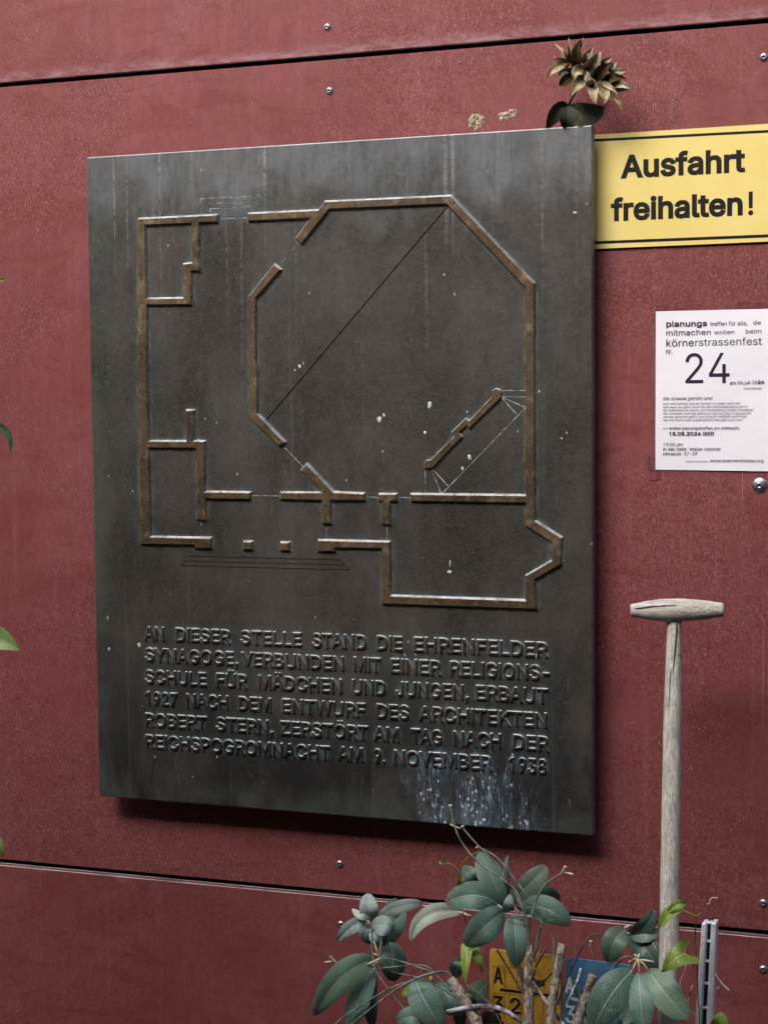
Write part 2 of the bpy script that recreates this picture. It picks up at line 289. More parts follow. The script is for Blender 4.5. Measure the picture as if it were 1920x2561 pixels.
 109: (610, [[335,0,335,247,338,270,345,290,358,307,374,320,395,328,419,330,447,326,473,313,490,289,496,254,496,0,557,0,557,255,553,296,541,328,522,354,497,372,468,383,437,386,407,383,381,375,357,361,337,343,322,321,317,308,309,331,287,361,257,380,219,386,195,384,172,376,151,363,132,346,118,323,112,306,112,379,53,379,53,0,114,0,114,238,117,266,126,289,140,307,158,320,178,328,199,330,229,326,253,311,269,288,274,260,274,0]]),
 110: (410, [[296,0,357,0,357,240,353,285,341,321,321,349,295,369,264,380,227,384,187,379,152,362,124,332,112,307,112,379,53,379,53,0,114,0,114,227,117,257,126,283,141,303,161,317,184,326,210,329,246,323,273,304,290,275,296,235]]),
 111: (415, [[99,224,108,258,124,287,145,310,173,325,207,330,242,325,270,310,292,287,307,258,316,224,319,187,316,151,307,117,292,89,270,66,242,51,207,46,173,51,145,66,124,89,108,117,99,151,96,187],[381,187,376,243,359,291,333,330,299,360,256,378,207,384,159,378,117,360,82,330,56,291,40,243,34,187,40,133,56,85,82,46,117,16,159,-2,207,-8,256,-2,299,16,333,46,359,85,376,133]]),
 112: (424, [[220,330,253,325,280,311,301,290,316,261,325,227,328,189,325,151,316,117,301,88,279,66,253,51,220,47,188,51,162,65,140,86,125,115,116,150,113,189,116,229,125,263,140,291,161,312,188,325],[346,45,370,84,385,133,390,189,385,245,370,293,345,332,313,361,274,378,229,384,197,381,171,373,152,360,137,346,118,319,112,319,112,379,53,379,53,-143,114,-143,114,59,118,59,138,31,153,17,173,4,198,-5,229,-8,274,-2,313,16]]),
 114: (259, [[117,262,126,284,140,301,159,315,182,323,207,326,230,324,243,322,243,384,229,384,213,385,181,380,152,367,130,347,115,321,112,321,112,379,53,379,53,0,114,0,114,237]]),
 115: (365, [[187,333,219,328,243,316,258,298,268,277,324,290,314,316,299,339,279,358,254,372,223,381,187,384,149,381,115,370,87,354,65,332,51,305,47,274,53,237,72,208,104,186,149,170,212,155,237,147,254,136,265,121,268,103,262,81,244,62,217,50,181,45,150,49,124,60,105,79,94,107,36,94,45,63,62,38,84,18,112,3,145,-5,182,-8,223,-5,260,6,290,24,312,47,326,75,331,107,325,142,306,171,275,194,229,209,172,223,144,232,124,243,112,258,109,277,114,299,131,317,156,329]]),
 116: (227, [[126,379,126,471,65,471,65,379,6,379,6,327,65,327,65,93,72,52,92,21,125,2,168,-4,192,-3,213,2,202,54,185,51,170,50,150,53,136,61,128,76,126,98,126,327,204,327,204,379]]),
 117: (410, [[293,122,283,97,268,77,249,62,226,53,200,50,164,56,137,75,119,105,114,144,114,379,53,379,53,139,57,95,69,59,89,31,115,11,146,-1,182,-5,222,0,257,17,286,47,298,73,298,0,357,0,357,379,296,379,296,153]]),
 118: (389, [[195,59,187,87,165,155,84,379,17,379,163,0,226,0,371,379,305,379,224,155,203,87]]),
 119: (567, [[545,379,480,379,434,214,413,135,397,66,382,136,362,214,316,379,252,379,206,214,186,135,170,64,154,137,133,214,87,379,23,379,138,0,199,0,248,172,263,225,277,280,284,309,291,280,305,225,319,172,368,0,429,0]]),
 122: (380, [[254,320,42,46,42,0,339,0,339,56,126,56,126,60,333,331,333,379,48,379,48,323,254,323]]),
 196: (480, [[183,650,168,653,152,650,139,641,130,628,127,612,130,597,139,584,152,575,168,572,183,575,196,584,205,597,208,612,205,628,196,641],[283,584,296,575,312,572,327,575,340,584,349,597,352,612,349,628,340,641,327,650,312,653,296,650,283,641,274,628,271,612,274,597],[287,302,324,199,155,199,191,302,213,371,239,456,264,372],[201,509,16,0,85,0,135,142,344,142,395,0,463,0,276,509]]),
 214: (533, [[109,314,125,364,151,404,184,433,223,450,267,456,310,450,349,433,383,404,408,365,425,314,430,254,425,194,408,144,383,105,349,76,310,59,267,53,223,59,184,76,151,105,125,144,109,194,103,254],[493,254,486,329,464,393,429,445,384,484,329,508,267,516,205,508,150,484,105,445,70,393,48,329,40,254,48,179,70,115,105,63,150,25,205,1,267,-7,329,1,384,25,429,63,464,115,486,179],[224,584,233,597,236,612,233,628,224,641,211,650,195,653,180,650,167,641,158,628,155,612,158,597,167,584,180,575,195,572,211,575],[379,612,376,628,368,641,355,650,339,653,323,650,310,641,301,628,298,612,301,597,310,584,323,575,339,572,355,575,368,584,376,597]]),
 220: (517, [[368,628,359,641,346,650,331,653,315,650,302,641,293,628,290,612,293,597,302,584,315,575,331,572,346,575,359,584,368,597,371,612],[357,87,331,68,298,56,259,52,220,56,187,68,160,87,141,113,128,144,124,178,124,509,60,509,60,173,66,124,85,80,114,43,154,15,203,-2,259,-8,315,-2,363,15,403,43,433,80,451,124,457,173,457,509,393,509,393,178,389,144,377,113],[216,584,224,597,227,612,224,628,216,641,203,650,187,653,172,650,158,641,149,628,146,612,149,597,158,584,172,575,187,572,203,575]]),
 228: (389, [[80,499,77,483,80,468,89,455,102,446,117,443,133,446,146,455,155,468,158,483,155,499,146,512,133,520,117,523,102,520,89,512],[306,343,286,360,263,372,239,379,194,384,163,382,133,375,104,364,79,346,57,322,41,291,100,274,107,288,118,301,132,313,149,322,171,329,196,331,220,329,240,322,256,311,267,297,273,279,276,255,273,243,265,235,252,230,234,227,178,220,125,211,100,203,78,193,58,179,43,161,34,138,30,108,35,73,48,45,68,22,94,5,126,-5,160,-9,190,-6,215,1,236,12,252,25,272,52,277,52,277,0,337,0,337,251,333,290,322,320],[224,468,233,455,246,446,261,443,277,446,290,455,299,468,301,483,299,499,290,512,277,520,261,523,246,520,233,512,224,499,221,483],[149,47,130,52,114,61,102,72,94,87,92,105,95,124,103,139,117,150,134,159,175,168,200,171,231,176,259,182,276,190,276,138,272,115,263,93,248,74,228,59,202,49,170,45]]),
 246: (415, [[99,224,108,258,124,287,145,310,173,325,207,330,242,325,270,310,292,287,307,258,316,224,319,187,316,151,307,117,292,89,270,66,242,51,207,46,173,51,145,66,124,89,108,117,99,151,96,187],[381,187,376,243,359,291,333,330,299,360,256,378,207,384,159,378,117,360,82,330,56,291,40,243,34,187,40,133,56,85,82,46,117,16,159,-2,207,-8,256,-2,299,16,333,46,359,85,376,133],[164,455,173,468,176,483,173,499,164,512,151,520,136,523,120,520,107,512,98,499,95,483,98,468,107,455,120,446,136,443,151,446],[320,483,317,499,308,512,295,520,279,523,264,520,251,512,242,499,239,483,242,468,251,455,264,446,279,443,295,446,308,455,317,468]]),
 252: (410, [[317,483,314,499,305,512,292,520,277,523,261,520,248,512,239,499,236,483,239,468,248,455,261,446,277,443,292,446,305,455,314,468],[293,122,283,97,268,77,249,62,226,53,200,50,164,56,137,75,119,105,114,144,114,379,53,379,53,139,57,95,69,59,89,31,115,11,146,-1,182,-5,222,0,257,17,286,47,298,73,298,0,357,0,357,379,296,379,296,153],[149,446,162,455,170,468,173,483,170,499,162,512,149,520,133,523,118,520,104,512,96,499,93,483,96,468,104,455,118,446,133,443]])}
GL = {chr(k): (v[0], [[(c[i], c[i+1]) for i in range(0, len(c), 2)] for c in v[1]]) for k, v in FONT.items()}
def word_outline(txt, track=0.0):
    x = 0; out = []; lo, hi = 1e9, -1e9
    for ch in txt:
        if ch == ' ': x += 200+track; continue
        adv, cs = GL[ch]
        for c in cs:
            out.append([(px+x, py) for px, py in c])
            lo = min(lo, min(p[0] for p in c)+x); hi = max(hi, max(p[0] for p in c)+x)
        x += adv+track
    return out, lo, hi
CAPH = 509.0
def place_text(txt, u0, u1, vb0, vb1, cap_px, Y, track=0.0, ref=CAPH):
    """outlines (X, Z) of txt whose ink runs from pixel u0 to u1 on the baseline vb0..vb1 at depth Y; cap_px = height of ref units in pixels"""
    a, b = P(u0, vb0, Y), P(u1, vb1, Y)
    top = P(u0, vb0-cap_px, Y)
    h = (top.z-a.z)/ref
    cs, lo, hi = word_outline(txt, track)
    sx = (b.x-a.x)/(hi-lo); sh = (b.z-a.z)/(b.x-a.x)
    return [[(a.x+(x-lo)*sx, a.z+(x-lo)*sx*sh+y*h) for x, y in c] for c in cs]

# ------------------------------------------------------------------ helpers: materials
class M:
    def __init__(s, name, rough=.5, spec=.5, metal=0.0):
        s.m = bpy.data.materials.new(name); s.m.use_nodes = True; s.t = s.m.node_tree
        s.b = s.t.nodes['Principled BSDF']; s.b.inputs['Roughness'].default_value = rough
        s.b.inputs['Specular IOR Level'].default_value = spec; s.b.inputs['Metallic'].default_value = metal
        s._g = None; s._u = None
    def n(s, t, **k):
        x = s.t.nodes.new('ShaderNode'+t)
        for a, v in k.items(): setattr(x, a, v)
        return x
    def l(s, a, b): s.t.links.new(a, b)
    def put(s, sock, v):
        if hasattr(v, 'is_output') or hasattr(v, 'links'): s.l(v, sock)
        elif isinstance(v, tuple) and sock.type == 'RGBA': sock.default_value = (*v, 1) if len(v) == 3 else v
        else: sock.default_value = v
    def pos(s):
        if not s._g: s._g = s.n('NewGeometry')
        return s._g.outputs['Position']
    def nrm(s): s.pos(); return s._g.outputs['Normal']
    def uv(s):
        if not s._u: s._u = s.n('TexCoord')
        return s._u.outputs['UV']
    def xyz(s, v):
        x = s.n('SeparateXYZ'); s.l(v, x.inputs[0]); return x.outputs
    def noise(s, scale=(1,1,1), sc=1.0, det=3.0, rough=.55, dist=0.0, vec=None, off=(0,0,0)):
        mp = s.n('Mapping'); s.l(vec or s.pos(), mp.inputs[0]); mp.inputs['Scale'].default_value = scale; mp.inputs['Location'].default_value = off
        x = s.n('TexNoise'); s.l(mp.outputs[0], x.inputs['Vector']); x.inputs['Scale'].default_value = sc
        x.inputs['Detail'].default_value = det; x.inputs['Roughness'].default_value = rough; x.inputs['Distortion'].default_value = dist
        return x.outputs[0]
    def voro(s, scale=(1,1,1), sc=1.0, feature='F1', vec=None, rnd=1.0):
        mp = s.n('Mapping'); s.l(vec or s.pos(), mp.inputs[0]); mp.inputs['Scale'].default_value = scale
        x = s.n('TexVoronoi', feature=feature); s.l(mp.outputs[0], x.inputs['Vector']); x.inputs['Scale'].default_value = sc
        x.inputs['Randomness'].default_value = rnd
        return x.outputs
    def ramp(s, v, a, b, lo=0.0, hi=1.0, smooth=True):
        x = s.n('MapRange', interpolation_type='SMOOTHSTEP' if smooth else 'LINEAR'); x.clamp = True if hasattr(x,'clamp') else None
        s.put(x.inputs[0], v)
        for i, q in enumerate((a, b, lo, hi)): x.inputs[i+1].default_value = q
        return x.outputs[0]
    def math(s, op, a, b=0.0, c=None):
        x = s.n('Math', operation=op); s.put(x.inputs[0], a); s.put(x.inputs[1], b)
        if c is not None: s.put(x.inputs[2], c)
        return x.outputs[0]
    def mix(s, f, a, b, mode='MIX'):
        x = s.n('Mix', data_type='RGBA', blend_type=mode); s.put(x.inputs[0], f); s.put(x.inputs[6], a); s.put(x.inputs[7], b)
        return x.outputs[2]
    def ao(s, d, samples=6, inside=False):
        x = s.n('AmbientOcclusion', samples=samples, inside=inside); x.inputs['Distance'].default_value = d
        return x.outputs['AO']
    def bump(s, h, strength=.3, dist=.001):
        x = s.n('Bump'); x.inputs['Strength'].default_value = strength; x.inputs['Distance'].default_value = dist
        s.put(x.inputs['Height'], h); s.l(x.outputs[0], s.b.inputs['Normal'])
    def col(s, v): s.put(s.b.inputs['Base Color'], v); return s
    def rough(s, v): s.put(s.b.inputs['Roughness'], v); return s
# ------------------------------------------------------------------ materials
def mat_wall():
    m = M('red_panel', .5, .28)
    big = m.noise((1,1,.8), 2.6, 4, .6, .6)
    arcs = m.noise((1.3,1,2.6), 3.1, 3, .5, 1.6, off=(3,1,7))
    wipe = m.noise((2.2,1,5.5), 2.0, 4, .6, 2.6, off=(1,1,2))
    streak = m.noise((40,1,1.3), 1.0, 4, .6, .2)
    worm = m.noise((250,1,105), 1.0, 2, .5, 1.8)
    worm2 = m.noise((330,1,150), 1.0, 2, .6, 1.2, off=(5,2,1))
    mott = m.noise((70,1,26), 1.0, 4, .65, 1.0, off=(2,7,1))
    grain = m.noise((1,1,1), 1100, 2, .7)
    c = m.mix(m.ramp(big, .3, .7), (0.177,0.046,0.047), (0.232,0.063,0.067))
    c = m.mix(m.ramp(arcs, .52, .66, 0, .8), c, (0.173,0.034,0.031))
    c = m.mix(m.ramp(wipe, .55, .66, 0, .65), c, (0.155,0.032,0.030))
    c = m.mix(m.ramp(streak, .54, .78, 0, .34), c, (0.301,0.140,0.150))
    c = m.mix(m.ramp(streak, .44, .26, 0, .22), c, (0.133,0.026,0.027))
    bl = m.noise((1,1,1), 4.5, 5, .65, off=(9,4,2))
    c = m.mix(m.ramp(bl, .56, .78, 0, .5), c, (0.275,0.128,0.150))
    c = m.mix(m.ramp(mott, .40, .62, .30, 0), c, (0.115,0.022,0.022))
    patch = m.ramp(m.noise((1,1,1), 3.3, 3, .6, off=(2,2,5)), .40, .60, .12, 1.0)
    z = m.xyz(m.pos())[2]
    patch = m.math('MULTIPLY', patch, m.ramp(z, ZL_BOT-.005, ZL_BOT+.005, .45, 1.0))
    scr2 = m.noise((2.2,1,26), 1, 2, .5, 3.0, off=(5,5,1))
    c = m.mix(m.math('MULTIPLY', m.ramp(m.math('ABSOLUTE', m.math('SUBTRACT', scr2, .62)), .0035, .0008), m.ramp(arcs, .48, .56, 0, .35)), c, (0.387,0.219,0.211))
    wk = m.math('MULTIPLY', m.ramp(worm, .50, .61, 0, .72), patch)
    c = m.mix(wk, c, (0.081,0.016,0.016))
    c = m.mix(m.math('MULTIPLY', m.ramp(worm2, .54, .66, 0, .60), patch), c, (0.372,0.165,0.170))
    c = m.mix(m.ramp(grain, .35, .75, 0, .30), c, (0.319,0.123,0.131))
    z = m.xyz(m.pos())[2]
    edge = m.math('MULTIPLY', m.ramp(z, ZU_TOP+.026, ZU_TOP+.002), m.ramp(m.noise((22,1,60), 1, 5, .7), .38, .66, .05, .75))
    edge = m.math('MULTIPLY', edge, m.ramp(z, ZU_TOP-.01, ZU_TOP-.004))
    c = m.mix(edge, c, (0.337,0.206,0.229))
    edge2 = m.math('MULTIPLY', m.ramp(z, ZL_BOT-.022, ZL_BOT-.001), m.ramp(m.noise((9,1,40), 1, 4), .55, .7, 0, .7))
    edge2 = m.math('MULTIPLY', edge2, m.ramp(z, ZL_BOT+.004, ZL_BOT+.002))
    c = m.mix(edge2, c, (0.319,0.247,0.268))
    dr = m.noise((85,1,.55), 1, 3, .5, .15, off=(3,3,3))
    c = m.mix(m.math('MULTIPLY', m.ramp(dr, .665, .70), m.math('MULTIPLY', m.ramp(bl, .42, .6, 0, .55), m.ramp(z, ZL_TOP, ZL_TOP+.5, 0, 1))), c, (0.424,0.247,0.246))
    st2 = m.noise((5,1,2.2), 1, 5, .7, 1.2, off=(8,1,4))
    c = m.mix(m.ramp(st2, .58, .72, 0, .6), c, (0.124,0.032,0.032))
    specks = m.voro((1,1,.7), 26)[0]
    c = m.mix(m.math('MULTIPLY', m.ramp(specks, .032, .022), .7), c, (0.487,0.370,0.355))
    scr = m.noise((9,1,90), 1, 3, .55, 2.2, off=(7,7,7))
    c = m.mix(m.math('MULTIPLY', m.ramp(scr, .70, .735), m.ramp(big, .5, .62, 0, .4)), c, (0.098,0.018,0.020))
    m.col(c)
    m.rough(m.math('ADD', m.ramp(big, .3, .7, .40, .50), m.math('MULTIPLY', worm, .18)))
    h = m.math('ADD', m.math('MULTIPLY', worm, -.9), m.math('MULTIPLY', worm2, .8))
    h = m.math('ADD', h, m.math('ADD', m.math('MULTIPLY', grain, .25), m.math('MULTIPLY', mott, .6)))
    m.bump(h, .45, .0009)
    return m.m
def mat_simple(name, col, rough=.5, spec=.5, metal=0.0, var=.25, sc=60, bump=0.0, scale=(1,1,1), dark=None):
    m = M(name, rough, spec, metal)
    n = m.noise(scale, sc, 4, .6)
    d = dark or tuple(x*(1-var*1.6) for x in col)
    m.col(m.mix(m.ramp(n, .3, .7), d, tuple(min(1, x*(1+var*.5)) for x in col)))
    if bump: m.bump(n, bump, .0012)
    return m.m
def bronze(name, dark, mid, brown, metal, rough, relief=False, lett=False):
    m = M(name, rough, .6, metal)
    big = m.noise((1,1,.6), 6, 5, .65)
    st = m.noise((40,1,1.6), 1, 5, .6, .3)
    fine = m.noise((1,1,.5), 420, 3, .7)
    pit = m.noise((1,1,1), 90, 4, .7)
    c = m.mix(m.ramp(big, .3, .72), dark, mid)
    c = m.mix(m.ramp(st, .45, .75, 0, .5), c, brown)
    if relief and not lett:
        c = m.mix(m.ramp(m.noise((30,1,30), 1, 5, .7, off=(2,6,2)), .50, .66, 0, .8), c, (.33,.24,.145))
        c = m.mix(m.ramp(m.noise((45,1,45), 1, 5, .7, off=(6,6,2)), .52, .68, 0, .75), c, (.035,.027,.021))
    c = m.mix(m.ramp(fine, .35, .75, 0, .35), c, tuple(x*1.7 for x in mid))
    z = m.xyz(m.pos())[2]; x = m.xyz(m.pos())[0]
    # weathered pale band running down from the plaque's upper edge
    drip = m.noise((17,1,.8), 1, 5, .62, .7)
    soft = m.noise((1,1,1), 9, 5, .68)
    patchy = m.noise((7,1,4.5), 1, 5, .68, .6, off=(4,0,2))
    dz = m.math('ADD', m.math('SUBTRACT', PZ1, z), m.math('MULTIPLY', m.math('SUBTRACT', drip, .5), -.16))
    dz = m.math('ADD', dz, m.math('MULTIPLY', m.math('SUBTRACT', soft, .5), -.22))
    dz = m.math('ADD', dz, m.math('MULTIPLY', m.math('SUBTRACT', patchy, .5), -.12))
    band = m.math('MULTIPLY', m.ramp(dz, .170, .030), m.ramp(patchy, .30, .66, .30, .70))
    band = m.math('MULTIPLY', band, m.ramp(m.noise((70,1,9), 1, 4, .7, off=(1,3,3)), .3, .6, .62, 1.0))
    c = m.mix(band, c, (.205,.228,.250) if not relief else (.24,.23,.20))
    foot = m.math('MULTIPLY', m.ramp(m.math('SUBTRACT', z, PZ0), .42, .02, 0, .85), 1.0)  # metal painted darker towards the plaque's foot, where less sky reflects
    c = m.mix(m.math('MULTIPLY', m.ramp(patchy, .36, .56, .3, 1.0), foot), c, (.014,.0145,.0155))
    drips = m.math('MULTIPLY', m.ramp(m.noise((75,1,1.2), 1, 3, .5, off=(1,0,3)), .58, .72), m.ramp(dz, .60, .02))
    drips = m.math('MULTIPLY', drips, m.ramp(pit, .35, .6))
    c = m.mix(m.math('MULTIPLY', drips, .5), c, (.34,.37,.39))
    run = m.noise((48,1,.55), 1, 4, .6, .1, off=(3,1,9))
    c = m.mix(m.ramp(run, .62, .78, 0, .45), c, (.14,.14,.145))
    hair = m.noise((14,1,110), 1, 2, .5, 2.4, off=(2,9,4)); hair2 = m.noise((120,1,14), 1, 2, .5, 2.0, off=(7,9,4))
    c = m.mix(m.math('MULTIPLY', m.math('MAXIMUM', m.ramp(hair, .715, .73), m.ramp(hair2, .725, .735)), .28), c, (.20,.20,.20))
    rim = m.math('MAXIMUM', m.ramp(x, PX0+.055, PX0+.004), m.ramp(z, PZ0+.07, PZ0+.004))
    c = m.mix(m.math('MULTIPLY', rim, m.ramp(soft, .38, .62, 0, .5)), c, (.080,.100,.092))
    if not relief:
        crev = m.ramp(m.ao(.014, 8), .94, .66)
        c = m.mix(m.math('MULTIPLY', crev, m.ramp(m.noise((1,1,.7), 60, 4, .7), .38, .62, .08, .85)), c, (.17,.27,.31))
    # droppings spattered over the lower right
    cx = m.math('DIVIDE', m.math('SUBTRACT', x, SPX), SPW)
    cx = m.math('ADD', m.math('ABSOLUTE', cx), m.math('MULTIPLY', m.math('SUBTRACT', m.noise((14,1,9), 1, 4, .65, off=(3,2,2)), .5), 1.3))
    fall = m.math('ADD', m.math('SUBTRACT', z, PZ0), m.math('MULTIPLY', m.math('SUBTRACT', m.noise((36,1,3), 1, 4, .65), .5), .22))
    mask = m.math('MULTIPLY', m.ramp(cx, 1.15, .45), m.ramp(fall, .165, .03))
    mask = m.math('MULTIPLY', mask, m.ramp(m.noise((34,1,7), 1, 5, .7), .36, .60, .12, 1.0))
    c = m.mix(m.math('MULTIPLY', mask, m.ramp(m.noise((60,1,12), 1, 4, .7), .40, .64, .0, .75)), c, (.20,.32,.46))
    sp = m.noise((300,1,46), 1, 4, .7, .5)
    sp2 = m.voro((1,1,.55), 115)[0]
    c = m.mix(m.math('MULTIPLY', mask, m.ramp(sp, .52, .64, 0, .8)), c, (.52,.66,.82))
    c = m.mix(m.math('MULTIPLY', m.ramp(mask, .12, .5), m.ramp(sp2, .27, .15)), c, (.66,.71,.75))
    gs = m.voro((1,1,.6), 27)
    c = m.mix(m.math('MULTIPLY', m.ramp(gs[0], .052, .028), m.ramp(m.noise((1,1,1), 5, 2, off=(8,8,8)), .38, .6, 0, .8)), c, (.52,.58,.60))
    smear = m.math('MULTIPLY', m.ramp(m.noise((46,1,22), 1, 5, .72, 1.0, off=(6,1,1)), .64, .76), .55)
    c = m.mix(smear, c, (.22,.25,.27))
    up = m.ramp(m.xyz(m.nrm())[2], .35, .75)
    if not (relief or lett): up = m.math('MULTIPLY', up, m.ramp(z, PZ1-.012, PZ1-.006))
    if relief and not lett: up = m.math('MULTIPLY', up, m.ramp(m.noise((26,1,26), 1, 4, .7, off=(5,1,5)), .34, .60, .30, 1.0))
    c = m.mix(m.math('MULTIPLY', up, m.ramp(pit, .25, .55, .35, .95)), c, (.62,.65,.67) if not lett else (.72,.75,.76))  # pale ledge deposit plus a painted sky highlight on up-facing flanks
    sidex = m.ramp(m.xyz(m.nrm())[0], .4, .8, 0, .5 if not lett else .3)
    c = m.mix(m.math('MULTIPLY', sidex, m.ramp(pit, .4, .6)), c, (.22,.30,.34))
    m.col(c)
    m.rough(m.ramp(pit, .3, .7, rough-.07, rough+.10))
    h = m.math('ADD', m.math('MULTIPLY', pit, 1.0), m.math('MULTIPLY', fine, .35))
    m.bump(h, .22, .0008)
    return m.m
def mat_leaf(name, c0, c1, rib, back, rough=.42, ribw=.02, veins=.35):
    m = M(name, rough, .45)
    uv = m.xyz(m.uv()); u, t = uv[0], uv[1]
    n = m.noise((1,1,1), 28, 4, .6); f = m.noise((1,1,1), 320, 3, .7)
    c = m.mix(m.ramp(n, .3, .7), c0, c1)
    c = m.mix(m.ramp(f, .42, .7, 0, .30), c, tuple(min(1, x*1.5) for x in c1))
    oi = m.n('ObjectInfo').outputs['Random']
    c = m.mix(m.ramp(oi, 0, 1, 0, .65), c, tuple(x*.55 for x in c0))
    c = m.mix(m.ramp(m.math('FRACT', m.math('MULTIPLY', oi, 7.31)), .45, 1, 0, .55), c, (min(1, c1[0]*1.45), c1[1]*1.28, c1[2]*1.0))
    c = m.mix(m.ramp(m.noise((1,1,1), 95, 5, .75, .5), .52, .72, 0, .55), c, tuple(min(1, x*1.45) for x in c1))
    c = m.mix(m.ramp(m.noise((1,1,1), 140, 3, .6, off=(4,4,4)), .66, .72, 0, .55), c, (.10,.085,.05))
    a = m.math('ABSOLUTE', m.math('SUBTRACT', u, .5))
    w = m.math('SINE', m.math('MULTIPLY', m.math('SUBTRACT', t, m.math('MULTIPLY', a, .9)), 62.0))
    c = m.mix(m.math('MULTIPLY', m.ramp(w, .86, 1.0), veins*.5), c, rib)
    rb = m.ramp(m.math('ADD', a, m.math('MULTIPLY', t, ribw*.6)), ribw*1.35, ribw*.7)
    c = m.mix(m.math('MULTIPLY', rb, .85), c, rib)
    rimm = m.math('MAXIMUM', m.math('MULTIPLY', m.ramp(a, .46, .5), m.ramp(n, .42, .6, 0, .7)), m.math('MULTIPLY', m.ramp(m.math('ADD', t, m.math('MULTIPLY', n, .12)), .97, 1.03), m.ramp(oi, .3, .6, 0, .8)))
    c = m.mix(rimm, c, (.22,.12,.11))
    m.l(m.n('NewGeometry').outputs['Backfacing'], (x := m.n('Mix', data_type='RGBA')).inputs[0])
    m.l(c, x.inputs[6]); m.put(x.inputs[7], m.mix(m.math('MULTIPLY', rb, .8), back, rib))
    m.col(x.outputs[2])
    m.rough(m.ramp(f, .3, .7, rough-.06, rough+.12))
    m.bump(m.math('ADD', m.math('MULTIPLY', n, .7), m.math('ADD', m.math('MULTIPLY', w, -.25), m.math('MULTIPLY', f, .2))), .22, .001)
    m.b.inputs['Transmission Weight'].default_value = 0.0
    return m.m
def mat_petal(name, c0, c1, line):
    m = M(name, .85, .12)
    uv = m.xyz(m.uv())
    ln = m.math('SINE', m.math('ADD', m.math('MULTIPLY', uv[0], 40.0), m.math('MULTIPLY', m.noise((1,1,1), 70, 3), 7.0)))
    n = m.noise((1,1,1), 110, 5, .7)
    c = m.mix(m.ramp(n, .34, .66), c0, c1)
    c = m.mix(m.ramp(ln, -.1, .8, 0, .8), c, line)
    c = m.mix(m.ramp(m.noise((1,1,1), 60, 4, .7, off=(2,2,2)), .52, .66, 0, .75), c, tuple(x*.35 for x in c0))
    e = m.math('ABSOLUTE', m.math('SUBTRACT', uv[0], .5))
    c = m.mix(m.ramp(e, .44, .5, 0, .6), c, tuple(min(1, x*1.25) for x in c1))
    c = m.mix(m.ramp(uv[1], .55, .05, 0, .9), c, (.04,.030,.018))
    m.col(c); m.bump(m.math('ADD', ln, m.math('MULTIPLY', n, 2.5)), .6, .001)
    return m.m
def mat_wood():
    m = M('weathered_wood', .78, .2)
    sc_ = lambda f: tuple(x*f if x > 20 else x*1.0 for x in GRAIN)
    g1 = m.noise(GRAIN, 1, 5, .65, .8, off=(1,0,0)); g2 = m.noise(sc_(2.6), 1, 4, .6, .5, off=(4,4,4)); g3 = m.noise(sc_(5), 1, 2, .6, .2, off=(9,4,4)); big = m.noise((1,1,1), 22, 4, .6)
    c = m.mix(m.ramp(g1, .3, .7), (.39,.365,.32), (.70,.68,.62))
    c = m.mix(m.ramp(g2, .50, .70, 0, .75), c, (.26,.245,.225))
    c = m.mix(m.ramp(g3, .55, .70, 0, .6), c, (.14,.13,.12))
    c = m.mix(m.ramp(big, .52, .72, 0, .6), c, (.24,.25,.255))
    c = m.mix(m.ramp(m.noise((1,1,1), 45, 4, .7, off=(3,3,3)), .60, .72, 0, .5), c, (.40,.31,.20))
    c = m.mix(m.ramp(m.noise((1,1,1), 70, 4, .7), .63, .72, 0, .8), c, (.08,.075,.065))
    m.col(c); m.bump(m.math('ADD', g1, m.math('ADD', m.math('MULTIPLY', g2, -.8), m.math('MULTIPLY', g3, -.5))), .7, .0014)
    return m.m
def mat_bark():
    m = M('bark', .9, .15)
    n = m.noise((1,1,.35), 120, 5, .72, .8); r = m.noise((1,1,1), 240, 4, .75); b = m.noise((1,1,1), 34, 3, .6); ring = m.noise((.25,.25,1), 150, 3, .6, .6)
    c = m.mix(m.ramp(n, .36, .64), (.13,.10,.075), (.56,.50,.43))
    c = m.mix(m.ramp(b, .55, .68, 0, .7), c, (.30,.185,.11))
    c = m.mix(m.ramp(ring, .60, .72, 0, .6), c, (.10,.08,.06))
    c = m.mix(m.ramp(r, .57, .68, 0, .9), c, (.04,.032,.026))
    c = m.mix(m.ramp(m.voro((1,1,.6), 95)[0], .20, .10, 0, .8), c, (.03,.024,.02))
    m.col(c); m.bump(m.math('ADD', n, m.math('ADD', m.math('MULTIPLY', r, .7), m.math('MULTIPLY', ring, .7))), .9, .003)
    return m.m

# levels of the panel joints and the plaque's outline, metres
ZU_LIP = P(960, 138.0, 0).z                 # upper joint: upper arris of the middle panel
ZU_TOP = ZU_LIP + .0105                     # lower edge of the top panel
ZL_BOT = P(960, 2250.6, 0).z                # lower joint: front top arris of the bottom panel
ZL_TOP = ZL_BOT + .0105
YF = -.046; TH = .020                       # plaque's front face, thickness
pc = [P(216.8, 393.5, YF), P(1479.5, 313, YF), P(1482, 2090.5, YF), P(249, 1991, YF)]
PX0 = (pc[0].x+pc[3].x)/2; PX1 = (pc[1].x+pc[2].x)/2; PZ1 = (pc[0].z+pc[1].z)/2; PZ0 = (pc[2].z+pc[3].z)/2
_s = P(1172, 2048, YF); SPX, SPZ = _s.x, _s.z; SPW, SPH = .132, .105
GRAIN = (150, 150, 5)

